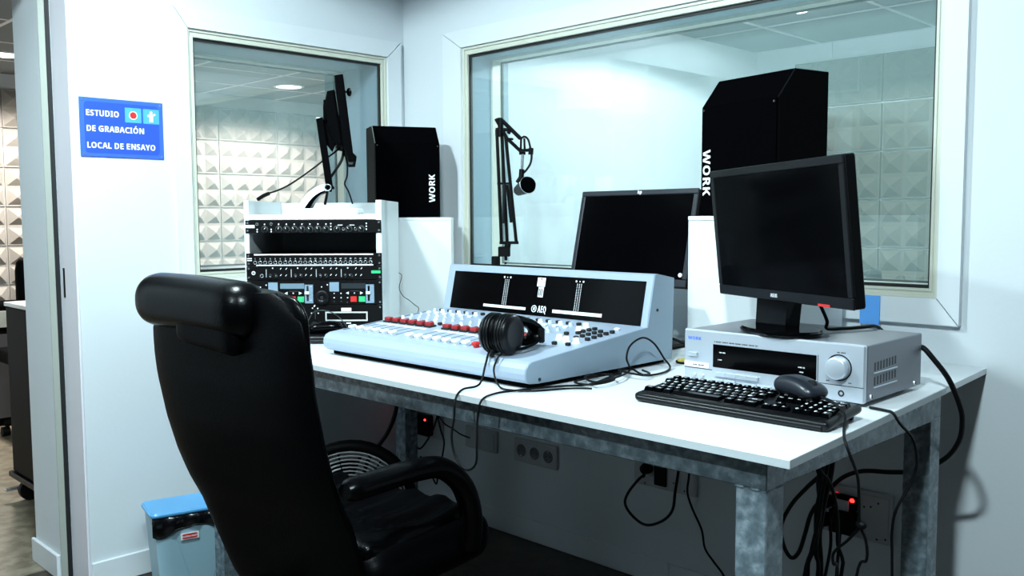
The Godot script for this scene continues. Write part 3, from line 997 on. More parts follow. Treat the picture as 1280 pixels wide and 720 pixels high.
	var hub: MeshInstance3D = part(mo, "pivot", G.new().cy(pv + V(0, 0, -0.06), pv + V(0, 0, 0.008), 0.010, -1, 18), M.black_gloss)
	sub(hub, "pivot_ring", G.new().torus(pv + V(0, 0, 0.008), V(0, 0, 1), 0.0105, 0.002, 20, 6), M.chrome)
	var E := Transform3D(Basis.from_euler(V(0, 0.18, 0)), V(x.call(423), -0.012, -0.2)) * Transform3D(Basis.IDENTITY, V(-x.call(425), 0, 0.2))
	var arm := PackedVector2Array()
	for v in [[397.2, 147], [405.5, 145], [416, 229], [414, 236], [408, 234]]:
		arm.append(Vector2(x.call(v[0]), y.call(v[1])))
	var ua: MeshInstance3D = part(mo, "upper_arm", G.new().at(E).ex(arm, -0.2, -0.15, 0.002), M.black_matte)
	sub(ua, "arm_cap", G.new().at(E).b2(V(x.call(397.3), y.call(147.2), -0.19), V(x.call(405.2), y.call(145.0), -0.152), 0.001), M.chrome)
	var link := PackedVector2Array()
	for v in [[400, 150], [412, 148], [424, 166], [416, 186], [404, 170]]:
		link.append(Vector2(x.call(v[0]), y.call(v[1])))
	part(mo, "hinge_block", G.new().at(E).ex(link, -0.22, -0.17, 0.002), M.black_matte)
	var shell := PackedVector2Array()
	for v in [[411.5, 114.5], [420.5, 112.5], [430, 181], [421.5, 179], [412, 158], [407.5, 131]]:
		shell.append(Vector2(x.call(v[0]), y.call(v[1])))
	part(mo, "rear_shell", G.new().at(E).ex(shell, -0.40, -0.12, 0.008), M.black_matte)
	part(mo, "vent_bump", G.new().at(E).b2(V(x.call(406.0), y.call(150), -0.3), V(x.call(409.6), y.call(128.5), -0.16), 0.003), M.black_matte)
	part(mo, "button_stub", G.new().at(E).b2(V(x.call(406.2), y.call(128), -0.26), V(x.call(408.6), y.call(121.5), -0.2), 0.002), M.black_matte)
	var pan := PackedVector2Array()
	for v in [[420.6, 98.5], [430.8, 96.5], [441.0, 190], [445.2, 194], [444.6, 200], [436, 200.5], [430, 183]]:
		pan.append(Vector2(x.call(v[0]), y.call(v[1])))
	part(mo, "panel", G.new().at(E).ex(pan, -0.43, -0.07, 0.004), M.black_matte)
	part(mo, "panel_foot", G.new().at(E).b2(V(x.call(435.5), y.call(201.4), -0.2), V(x.call(441), y.call(197.5), -0.09), 0.002), M.grey_side)
	var wc := V(x.call(436.2), y.call(116.5), -0.2)
	var cam_ := thing("webcam", "small black webcam clipped to the edge-on monitor", "webcam", tt + Basis.from_euler(V(0, PI / 4, 0)) * wc, PI / 4)
	part(cam_, "head", G.new().el(V(0, 0, 0), V(0.009, 0.015, 0.012), 10), M.black_gloss)
	part(cam_, "clip", G.new().b2(V(-0.014, -0.003, -0.006), V(-0.005, 0.004, 0.006), 0.001), M.black)
	part(cam_, "lens_ring", G.new().torus(V(0.0045, 0.006, 0.010), V(0.4, 0.2, 1), 0.0025, 0.0009, 12, 6), M.chrome)

func mouse(called: String, label: String, where: Vector3, turn: float, m: Material) -> Node3D:   # front towards -z
	var t := thing(called, label, "mouse", where, turn)
	var bend := func(v: Vector3) -> Vector3:
		var s := v.z / 0.057
		var hgt := 0.62 + 0.38 * cos(clampf(s - 0.25, -1.2, 1.2) * 1.25)
		v.y = v.y * hgt
		v.x *= 1.0 - 0.16 * s * s - 0.06 * cos(s * PI)
		return v
	var body := part(t, "body", G.new().rb(V(0, 0.019, 0), V(0.062, 0.038, 0.114), 0.019, 12, bend), m)
	part(t, "wheel", G.new().cy(V(-0.0045, 0.0265, -0.033), V(0.0045, 0.0265, -0.033), 0.010, -1, 16), M.seal)
	sub(body, "button_gap", G.new().tb([V(0, 0.0335, -0.020), V(0, 0.0362, -0.006), V(0, 0.0375, 0.01)], 0.0008, 5), M.seal)
	return t

# ---------------------------------------------------------------- loudspeakers and the boxes they stand on
func speaker(label: String, where: Vector3, turn: float, w: float, hf: float, h: float, d: float, ch: float, word_x: float, word_y: float, word_h: float, up: bool):
	var t := thing("loudspeaker", label, "loudspeaker", where, turn, "pair of loudspeakers")
	var prof := PackedVector2Array([Vector2(0, 0), Vector2(0, hf), Vector2(-ch, h), Vector2(-d, h), Vector2(-d, 0)])
	var side := Transform3D(Basis(V(0, 0, 1), V(0, 1, 0), V(-1, 0, 0)), Vector3.ZERO)     # outline x -> z, drawn along -x
	part(t, "cabinet", G.new().at(side).ex(prof, -w * 0.5, w * 0.5, 0.003), M.grey_box if up else M.black_matte)
	var gr := PackedVector2Array([Vector2(0.0, 0.004), Vector2(0.0, hf + 0.002), Vector2(0.005, hf + 0.0005), Vector2(0.006, 0.004)])
	part(t, "grille", G.new().at(side).ex(gr, -w * 0.5 + 0.004, w * 0.5 - 0.004), M.cloth)
	var dirv := Vector2(-ch, h - hf).normalized()
	var nv := Vector2(dirv.y, -dirv.x) * 0.004
	var a := Vector2(0, hf) - dirv * 0.001
	var b := Vector2(-ch, h) - dirv * 0.004
	part(t, "upper_grille", G.new().at(side).ex(PackedVector2Array([a, b, b + nv, a + nv]), -w * 0.5 + 0.004, w * 0.5 - 0.004), M.cloth)
	var edge: float = -w * 0.5 + 0.002 if up else w * 0.5 - 0.002
	part(t, "corner_trim", G.new().tb([V(edge, hf, 0.003), V(edge, h, -ch + 0.003)], 0.0016, 6), M.jamb_edge if up else M.bezel)
	text(t, "WORK", word_h, M.ink, Transform3D(Basis.from_euler(V(0, 0, PI / 2 if up else -PI / 2)) * Basis.from_scale(V(1.02, 0.92, 1)), V(word_x, word_y, 0.0065)), "lettering")
	for s in [[-0.4, 0.03], [0.4, 0.03]]:
		part(t, "screw", G.new().cy(V(s[0] * w * 1.15, hf - 0.008, 0.005), V(s[0] * w * 1.15, hf - 0.008, 0.0075), 0.003, -1, 8), M.grey_side)

func build_speakers():
	var bt := 1.25
	var g := V(0.375, T, 0.19)
	var t := thing("speaker_box", "white box under the loudspeaker beside the rack", "box", g, PI / 4, "white boxes under the loudspeakers")
	part(t, "body", G.new().b2(V(-0.15, 0, -0.07), V(0.098, bt - T - 0.012, 0.09), 0.0015), M.white_box)
	part(t, "lid", G.new().b2(V(-0.15, bt - T - 0.012, -0.07), V(0.098, bt - T, 0.0905), 0.0015), M.white_box)
	speaker("black loudspeaker with upright white lettering in the corner beside the rack", V(0.367, bt, 0.279), PI / 4 + 0.34, 0.256, 0.282, 0.352, 0.165, 0.055, 0.094, 0.112, 0.026, true)
	t = thing("speaker_box", "white box behind the amplifier under the large loudspeaker", "box", V(1.88, T, 0.25), 0.0, "white boxes under the loudspeakers")
	part(t, "body", G.new().b2(V(-0.158, 0, -0.15), V(0.15, bt - T - 0.012, 0.138), 0.0015), M.white_box)
	part(t, "lid", G.new().b2(V(-0.158, bt - T - 0.012, -0.15), V(0.15, bt - T, 0.14), 0.0015), M.white_box)
	speaker("large black loudspeaker with downward white lettering behind the right monitor", V(1.8565, bt, 0.358), -0.23, 0.272, 0.295, 0.372, 0.185, 0.062, -0.112, 0.118, 0.030, false)

# ---------------------------------------------------------------- mixer
func sy(z: float) -> float:      # height of the sloping control surface
	return 0.922 + (1.022 - z) / 0.437 * 0.041

func on(x: float, z: float, lift := 0.0) -> Transform3D:
	return Transform3D(Basis.from_euler(V(0.0936, 0, 0)), V(x, sy(z) + lift, z))

func build_mixer():
	var t := thing("mixing_console", "pale blue grey broadcast mixing console with a black meter bridge", "mixing console", V(1.33, T, 0.76), 0.0, "", true)
	var side := Transform3D(Basis(V(0, 0, 1), V(0, 1, 0), V(-1, 0, 0)), Vector3.ZERO)
	var nose := [Vector2(1.0, T + 0.012), Vector2(1.026, T + 0.0145), Vector2(1.037, 0.882), Vector2(1.040, 0.895), Vector2(1.038, 0.907), Vector2(1.030, 0.917), Vector2(1.018, 0.9224)]
	var prof := PackedVector2Array(nose + [Vector2(0.585, 0.963), Vector2(0.555, 1.097), Vector2(0.545, 1.100), Vector2(0.469, 1.086), Vector2(0.477, T + 0.012)])
	var x0 := 0.925
	var x1 := 1.735
	part(t, "body", G.new().at(side).ex(prof, -x1 + 0.004, -x0, 0.0), M.mixer)
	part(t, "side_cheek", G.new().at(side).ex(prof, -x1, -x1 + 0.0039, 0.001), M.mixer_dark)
	for p in [[0.97, 0.99], [1.69, 0.99], [0.97, 0.52], [1.69, 0.52]]:
		part(t, "foot", G.new().cy(V(p[0], T, p[1]), V(p[0], T + 0.0125, p[1]), 0.012), M.rubber)
	for p in [[0.545, 1.005], [0.995, 0.88]]:
		part(t, "screw", G.new().cy(V(x1, p[1], p[0]), V(x1 + 0.002, p[1], p[0]), 0.004, -1, 10), M.seal)
	part(t, "underside", G.new().b2(V(x0 + 0.015, T + 0.003, 0.50), V(x1 - 0.01, T + 0.0121, 1.015)), M.black_matte)
	part(t, "left_groove", G.new().at(on(0.938, 0.82)).bx(V(0, 0.0005, 0), V(0.007, 0.001, 0.32)), M.mixer_slot)
	# shared small pieces
	var cap := G.new()
	cap.bx(V(0, 0.003, 0), V(0.010, 0.006, 0.012))
	cap.rb(V(0, 0.010, 0), V(0.0185, 0.009, 0.021), 0.004, 6)
	var cap_m := cap.done()
	var line_m := G.new().bx(V(0, 0.0147, 0), V(0.0175, 0.0006, 0.0014)).done()
	var slot_m := G.new().bx(V(0, 0.0003, 0), V(0.003, 0.0006, 0.118)).done()
	var big_m := G.new().bx(V(0, 0.005, 0), V(0.025, 0.010, 0.016), 0.0015).done()
	var base_m := G.new().bx(V(0, 0.0025, 0.003), V(0.029, 0.005, 0.026), 0.001).done()
	var blk_m := G.new().bx(V(0, 0.004, 0), V(0.012, 0.008, 0.010), 0.0012).done()
	var knob_m := G.new().la([Vector2(0.0070, 0), Vector2(0.0068, 0.002), Vector2(0.0054, 0.003), Vector2(0.0048, 0.010), Vector2(0.0042, 0.0106), Vector2(0, 0.0108)], 14).done()
	var flat_m := G.new().bx(V(0, 0.003, 0), V(0.014, 0.006, 0.010), 0.0015).done()
	var strip_m := G.new().bx(V(0, 0.0003, 0), V(1, 0.0006, 0.012)).done()
	for grp in 2:
		var gx: float = [0.965, 1.230][grp]
		var cnt: int = [6, 9][grp]
		inst(t, "scribble_strip", strip_m, M.ink, on(gx + 0.0377 * (cnt - 1) * 0.5, 0.864) * Transform3D(Basis.from_scale(V(0.0377 * cnt, 1, 1)), Vector3.ZERO))
		for i in cnt:
			var x := gx + 0.0377 * i
			inst(t, "fader_slot", slot_m, M.mixer_slot, on(x, 0.914))
			var fc := inst(t, "fader_cap", cap_m, M.red if grp == 1 and i >= 7 else M.white, on(x, 0.965 + 0.002 * grp))
			inst(fc, "fader_line", line_m, M.grey_side)
			inst(t, "button_base", base_m, M.seal, on(x + 0.003, 0.832))
			inst(t, "channel_button", big_m, M.red_dark, on(x + 0.003, 0.836, 0.004))
			inst(t, "cue_button", blk_m, M.seal, on(x + 0.012, 0.805))
			for r in 4:
				var z := 0.778 - 0.031 * r
				if r == 3:
					inst(t, "select_button", flat_m, M.white, on(x + 0.004, z - 0.002))
				else:
					inst(t, "channel_knob", knob_m, M.mixer_pale if (r + i) % 4 else M.white, on(x + 0.006 * r - 0.004, z) * Transform3D(Basis.from_scale(V(0.9, 0.75, 0.9)), Vector3.ZERO))
			inst(t, "assign_button", blk_m, M.seal, on(x + 0.016, 0.641))
			inst(t, "gain_knob", knob_m, M.white if i % 2 else M.mixer_pale, on(x - 0.003, 0.652) * Transform3D(Basis.from_scale(V(1.15, 0.9, 1.15)), Vector3.ZERO))
	for p in [[1.622, 0.730], [1.623, 0.711], [1.625, 0.690], [1.630, 0.673], [1.659, 0.780], [1.659, 0.756], [1.660, 0.734], [1.663, 0.714], [1.666, 0.693], [1.698, 0.782], [1.698, 0.757], [1.697, 0.733], [1.698, 0.710], [1.699, 0.687], [1.652, 0.853], [1.692, 0.848], [1.600, 0.75]]:
		inst(t, "monitor_button", blk_m, M.seal, on(p[0], p[1]))
	for p in [[1.656, 0.813], [1.622, 0.800], [1.69, 0.815], [1.60, 0.70], [1.585, 0.655]]:
		inst(t, "monitor_knob", knob_m, M.white, on(p[0], p[1]) * Transform3D(Basis.from_scale(V(1.6, 1.2, 1.6)), Vector3.ZERO))
	inst(t, "monitor_key", flat_m, M.white, on(1.684, 0.648))
	# meter bridge
	var u := V(0, 0.134, -0.030).normalized()
	var br := Transform3D(Basis(V(1, 0, 0), u, V(1, 0, 0).cross(u)), V(0, 0.963, 0.585))
	part(t, "meter_screen", G.new().at(br).b2(V(0.957, 0.001, -0.001), V(1.711, 0.1195, 0.0012)), M.black_gloss)
	for b in [[1.110, 1.290, 0.0145, 0.0225], [1.397, 1.578, 0.0142, 0.0235]]:
		part(t, "legend_strip", G.new().at(br).b2(V(b[0], b[2], 0.0012), V(b[1], b[3], 0.0018)), M.ink)
	for cx in [1.197, 1.484]:
		var g := G.new().at(br)
		for r in 17:
			for k in 3:
				g.bx(V(cx - 0.0075 + 0.0075 * k, 0.027 + r * 0.0046, 0.0015), V(0.0028, 0.0024, 0.0006))
		part(t, "meter_column", g, M.grid)
		for k in 3:
			part(t, "meter_lamp", G.new().at(br).bx(V(cx - 0.013 + 0.013 * k, 0.1085, 0.0015), V(0.005 - 0.002 * (k % 2), 0.005 - 0.002 * (k % 2), 0.0006)), M.ink)
	var cd := part(t, "note_card", G.new().at(br).b2(V(1.323, 0.087, 0.0012), V(1.354, 0.113, 0.002)), M.white)
	sub(cd, "card_hole", G.new().at(br).b2(V(1.335, 0.107, 0.002), V(1.341, 0.111, 0.0024)), M.seal)
	var c2 := part(t, "note_label", G.new().at(br).b2(V(1.331, 0.056, 0.0012), V(1.351, 0.085, 0.002)), M.ink)
	for i in 3:
		sub(c2, "card_print", G.new().at(br).b2(V(1.3335 + 0.0055 * i, 0.060, 0.002), V(1.3365 + 0.0055 * i, 0.081, 0.0024)), M.bezel)
	part(t, "emblem_ring", G.new().at(br).torus(V(1.324, 0.021, 0.0015), V(0, 0, 1), 0.0092, 0.0014, 22, 6), M.ink)
	text(t, "R", 0.010, M.ink, br * pos(1.324, 0.021, 0.0015), "emblem")
	text(t, "AEQ", 0.0185, M.ink, br * Transform3D(Basis.from_scale(V(0.66, 1.05, 1)), V(1.3555, 0.021, 0.0015)), "maker_name")

# ---------------------------------------------------------------- the two large monitors
func build_monitors():
	# behind the mixer
	var c := V(1.492, 1.191, 0.347)
	var t := thing("desk_monitor", "black widescreen monitor tilted back behind the mixing console", "monitor", V(1.49, T, 0.28), 0.0, "large desk monitors", true)
	var B := Transform3D(Basis.from_euler(V(0, -0.065, 0)) * Basis.from_euler(V(-0.213, 0, 0)), c)
	var w := 0.45
	var h := 0.281
	part(t, "shell", G.new().at(B).ex(rrect(w, h, 0.008), -0.04, -0.006, 0.006), M.black)
	var bz := 0.0155
	bezel(t, B, w, h, bz, 0.022, M.bezel_soft)
	part(t, "screen", G.new().at(B).b2(V(-w / 2 + bz, -h / 2 + 0.02, -0.006), V(w / 2 - bz, h / 2 - bz, -0.003)), M.screen)
	text(t, "hp", 0.010, M.ink, B * pos(0.012, h / 2 - 0.0075, 0.0005), "maker_mark")
	part(t, "power_button", G.new().at(B).cy(V(w / 2 - 0.022, -h / 2 + 0.034, -0.004), V(w / 2 - 0.022, -h / 2 + 0.034, 0.001), 0.006), M.ink)
	part(t, "neck", G.new().b2(V(1.45, T + 0.012, 0.24), V(1.53, 1.17, 0.28), 0.006), M.black)
	part(t, "base", G.new().b2(V(1.38, T, 0.17), V(1.60, T + 0.014, 0.40), 0.006), M.black)
	# on the amplifier
	c = V(2.129, 1.212, 0.66)
	var am := 0.9875
	t = thing("desk_monitor", "black widescreen monitor standing on the silver amplifier", "monitor", V(2.135, am, 0.61), 0.0, "large desk monitors", true)
	B = Transform3D(Basis.from_euler(V(0, -0.505, 0)) * Basis.from_euler(V(0.101, 0, 0)) * Basis.from_euler(V(0, 0, 0.015)), c)
	w = 0.53
	h = 0.305
	part(t, "shell", G.new().at(B).ex(rrect(w, h, 0.006), -0.030, -0.004, 0.003), M.black)
	part(t, "rear_bulge", G.new().at(B).ex(rrect(w * 0.7, h * 0.7, 0.02), -0.06, -0.03, 0.006), M.black)
	bezel(t, B, w, h, 0.018, 0.024, M.bezel)
	part(t, "screen", G.new().at(B).b2(V(-w / 2 + 0.018, -h / 2 + 0.024, -0.004), V(w / 2 - 0.018, h / 2 - 0.018, -0.001)), M.screen)
	text(t, "ASUS", 0.0085, M.grid, B * pos(-0.015, -h / 2 + 0.012, 0.0012), "maker_name")
	part(t, "sticker", G.new().at(B).b2(V(w / 2 - 0.115, -h / 2 + 0.001, -0.001), V(w / 2 - 0.075, -h / 2 + 0.006, 0.0016)), M.red)
	part(t, "neck", G.new().hexa([V(2.055, am + 0.012, 0.60), V(2.160, am + 0.012, 0.655), V(2.175, am + 0.012, 0.62), V(2.07, am + 0.012, 0.56), V(2.06, am + 0.125, 0.60), V(2.165, am + 0.125, 0.655), V(2.18, am + 0.125, 0.61), V(2.075, am + 0.125, 0.555)]), M.black_gloss)
	var ell := ringpoly(0.115, 0.078, 40)
	part(t, "base", G.new().at(Transform3D(Basis.from_euler(V(-PI / 2, 0, 0)).rotated(Vector3.UP, -0.5), V(2.130, am, 0.622))).ex(ell, 0.0005, 0.013, 0.004), M.black_gloss)
	single("monitor_cable", "black cable running from the right monitor behind the amplifier", "cable", G.new().tb(curve([V(2.21, 1.06, 0.60), V(2.215, 1.017, 0.57), V(2.205, 0.996, 0.548), V(2.225, 0.9935, 0.50), V(2.245, 0.9935, 0.45), V(2.255, 0.990, 0.396), V(2.25, 0.95, 0.33), V(2.22, 0.865, 0.28)]), 0.004), M.rubber)

func bezel(t: Node3D, B: Transform3D, w: float, h: float, b: float, bb: float, m: Material):
	var g := G.new().at(B)
	var x := w / 2
	var y := h / 2
	g.b2(V(-x, y - b, -0.006), V(x, y, 0.0), 0.002)
	g.b2(V(-x, -y, -0.006), V(x, -y + bb, 0.0), 0.002)
	g.b2(V(-x, -y + bb, -0.006), V(-x + b, y - b, 0.0), 0.002)
	g.b2(V(x - b, -y + bb, -0.006), V(x, y - b, 0.0), 0.002)
	part(t, "bezel", g, m)

# ---------------------------------------------------------------- amplifier
func build_amplifier():
	var t := thing("amplifier", "silver stereo amplifier with a round volume knob and black display", "amplifier", V(2.14, T, 0.56), 0.0, "", true)
	var zf := 0.697
	var y0 := T + 0.010
	var y1 := 0.9865
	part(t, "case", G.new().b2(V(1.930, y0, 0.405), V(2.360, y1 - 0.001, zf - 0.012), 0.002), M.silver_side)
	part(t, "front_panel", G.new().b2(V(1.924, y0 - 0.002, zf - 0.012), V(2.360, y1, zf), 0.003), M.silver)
	for p in [[1.97, 0.65], [2.32, 0.65], [1.97, 0.45], [2.32, 0.45]]:
		part(t, "foot", G.new().cy(V(p[0], T, p[1]), V(p[0], T + 0.0105, p[1]), 0.018), M.rubber)
	var d := part(t, "display", G.new().b2(V(2.003, 0.9035, zf - 0.002), V(2.256, 0.9565, zf + 0.001), 0.0006), M.black_gloss)
	for q in [[2.028, 0.939, 0.016], [2.022, 0.922, 0.010], [2.222, 0.927, 0.014], [2.222, 0.917, 0.011]]:
		marks(t, q[0], q[1], zf + 0.001, q[2], 0.0028, M.grid)
	text(t, "WORK", 0.0072, M.blue_ink, Transform3D(Basis.from_scale(V(1.25, 1, 1)), V(1.953, 0.966, zf + 0.0002)), "maker_name")
	marks(t, 2.062, 0.9625, zf, 0.112, 0.0030, M.grey_side)
	part(t, "power_button", G.new().b2(V(1.940, 0.9245, zf), V(1.963, 0.934, zf + 0.007), 0.001), M.silver)
	part(t, "name_strip", G.new().b2(V(1.926, 0.8985, zf), V(1.992, 0.9105, zf + 0.0015), 0.0004), M.white)
	marks(t, 1.967, 0.9045, zf + 0.0015, 0.034, 0.0036, M.grey_side)
	part(t, "panel_groove", G.new().b2(V(1.926, 0.8955, zf - 0.001), V(2.001, 0.8972, zf + 0.0004)), M.grey_side)
	part(t, "panel_groove", G.new().b2(V(2.260, 0.8985, zf - 0.001), V(2.358, 0.9, zf + 0.0004)), M.grey_side)
	part(t, "panel_groove", G.new().b2(V(2.2585, 0.888, zf - 0.001), V(2.2598, 0.958, zf + 0.0004)), M.grey_side)
	for i in 4:
		part(t, "selector_button", G.new().b2(V(2.012 + i * 0.0275, 0.8845, zf), V(2.039 + i * 0.0275, 0.8945, zf + 0.008), 0.0008), M.silver)
	for i in 2:
		part(t, "tone_button", G.new().b2(V(2.005 + i * 0.030, 0.8705, zf), V(2.034 + i * 0.030, 0.879, zf + 0.007), 0.0008), M.silver)
		part(t, "tone_button", G.new().b2(V(2.086 + i * 0.034, 0.868, zf), V(2.119 + i * 0.034, 0.8775, zf + 0.007), 0.0008), M.silver)
		part(t, "jack_cap", G.new().cy(V(1.953 + i * 0.022, 0.879, zf), V(1.953 + i * 0.022, 0.879, zf + 0.008), 0.0062, 0.005), M.chrome)
	var kx := Transform3D(Basis.from_euler(V(PI / 2, 0, 0)), V(2.305, 0.936, zf))
	var kn := part(t, "volume_knob", G.new().at(kx).la([Vector2(0.0235, 0.001), Vector2(0.0235, 0.015), Vector2(0.0222, 0.0175), Vector2(0.0195, 0.0185), Vector2(0, 0.0185)], 40), M.silver)
	sub(kn, "knob_gap", G.new().torus(V(2.305, 0.936, zf), V(0, 0, 1), 0.0265, 0.0016, 36, 6), M.bezel)
	marks(t, 2.309, 0.9675, zf, 0.017, 0.0028, M.grey_side)
	marks(t, 2.281, 0.9065, zf, 0.006, 0.0026, M.grey_side)
	marks(t, 2.329, 0.9065, zf, 0.006, 0.0026, M.grey_side)
	part(t, "headphone_jack", G.new().torus(V(2.311, 0.883, zf), V(0, 0, 1), 0.0052, 0.0018, 18, 6), M.seal)
	# ventilation slots and screws of the right side
	for r in 2:
		for i in 8:
			part(t, "vent_slot", G.new().b2(V(2.3594, 0.9295 - r * 0.030 + 0.0005 * i, 0.652 - i * 0.0145), V(2.3606, 0.947 - r * 0.030 + 0.0005 * i, 0.646 - i * 0.0145)), M.grey_side)
		part(t, "vent_lip", G.new().b2(V(2.3595, 0.924 - r * 0.030, 0.54), V(2.3625, 0.9265 - r * 0.030, 0.655), 0.0005), M.silver)
	for z in [0.665, 0.44]:
		var sc := part(t, "screw", G.new().cy(V(2.36, 0.878, z), V(2.3625, 0.878, z), 0.0058, 0.005, 12), M.chrome)
		sub(sc, "screw_slot", G.new().b2(V(2.3622, 0.874, z - 0.002), V(2.3632, 0.882, z + 0.002)), M.seal)
	part(t, "rear_terminal", G.new().cy(V(2.335, 0.90, 0.405), V(2.335, 0.90, 0.385), 0.007), M.rubber)

# ---------------------------------------------------------------- keyboard and mouse on the right
func build_keyboard():
	var t := thing("keyboard", "wide black keyboard with white legends in front of the silver amplifier", "keyboard", V(2.190, T, 0.880), 0.012)
	var tilt := Basis.from_euler(V(0.085, 0, 0))
	var X := Transform3D(tilt, V(0, 0.0132, 0.0))
	part(t, "body", G.new().at(X).rb(V(0, 0.003, 0), V(0.432, 0.019, 0.150), 0.008, 12), M.bezel)
	part(t, "front_lip", G.new().at(X).tb([V(-0.205, 0.001, 0.073), V(0.205, 0.001, 0.073)], 0.006, 10), M.bezel)
	for s in [-1, 1]:
		part(t, "foot", G.new().b2(V(s * 0.19 - 0.012, 0, -0.066), V(s * 0.19 + 0.012, 0.014, -0.058)), M.rubber)
		part(t, "rubber_pad", G.new().b2(V(s * 0.19 - 0.012, 0, 0.058), V(s * 0.19 + 0.012, 0.005, 0.066)), M.rubber)
	var rows_ := ["^1234567890-=<", "QWERTYUIOP[]#", "ASDFGHJKL;'@", "ZXCVBNM,./+"]
	var pitch := 0.0186
	var km := {}
	var key := func(x: float, z: float, w: float, word: String):
		var ck := int(round(w * 10000))
		if not km.has(ck):
			km[ck] = G.new().hexa([V(-w / 2, 0, 0.0083), V(w / 2, 0, 0.0083), V(w / 2, 0, -0.0083), V(-w / 2, 0, -0.0083), V(-w / 2 + 0.002, 0.008, 0.0055), V(w / 2 - 0.002, 0.008, 0.0055), V(w / 2 - 0.002, 0.008, -0.007), V(-w / 2 + 0.002, 0.008, -0.007)]).done()
		var k := inst(t, "key", km[ck], M.black_gloss, X * pos(x, 0.0122, z))
		if word:
			text(k, word, 0.0072 if word.length() == 1 else 0.0036, M.ink, pos(-0.002 if word.length() == 1 else 0.0, 0.0083, 0.0, -PI / 2, 0, 0), "legend", true, 0.0003)
	for i in 13:
		key.call(-0.196 + i * 0.0215, -0.060, 0.0165, "Esc" if i == 0 else "F" + str(i))
	for r in 4:
		var s: String = rows_[r]
		for i in s.length():
			key.call(-0.199 + [0.0, 0.012, 0.016, 0.024][r] + i * pitch, -0.036 + r * 0.0192, 0.0172, s[i])
	key.call(-0.199 + 0.024 + 11.6 * pitch, -0.036 + 3 * 0.0192, 0.034, "Shift")
	for q in [[-0.196, 0.022, "Ctrl"], [-0.172, 0.018, "Win"], [-0.150, 0.018, "Alt"], [-0.080, 0.110, ""], [-0.004, 0.018, "Alt"], [0.018, 0.018, "Fn"], [0.043, 0.026, "Ctrl"]]:
		key.call(q[0], 0.0415, q[1], q[2])
	for i in 3:
		for j in 2:
			key.call(0.078 + i * pitch, -0.036 + j * 0.0192, 0.0172, ["Ins", "Hom", "Up", "Del", "End", "Dn"][j * 3 + i])
		key.call(0.078 + i * pitch, 0.0415, 0.0172, ["<", "v", ">"][i])
	key.call(0.078 + pitch, 0.0223, 0.0172, "^")
	for i in 4:
		for j in 5:
			key.call(0.142 + i * pitch, -0.036 + j * 0.0192, 0.0172, "N/*-789+456+123E0.0E"[j * 4 + i])
	part(t, "maker_mark", G.new().at(X).bx(V(0.178, 0.0128, -0.062), V(0.034, 0.0006, 0.0045)), M.ink)
	mouse("mouse", "dark grey mouse lying on the wide keyboard before the amplifier", V(2.292, T + 0.0370, 0.835), -1.95, M.mouse_grey)

# ---------------------------------------------------------------- chair
func prof_at(tab: Array, y: float) -> float:
	for i in tab.size() - 1:
		if y <= tab[i + 1][0]:
			return lerpf(tab[i][1], tab[i + 1][1], clampf((y - tab[i][0]) / (tab[i + 1][0] - tab[i][0]), 0, 1))
	return tab[-1][1]

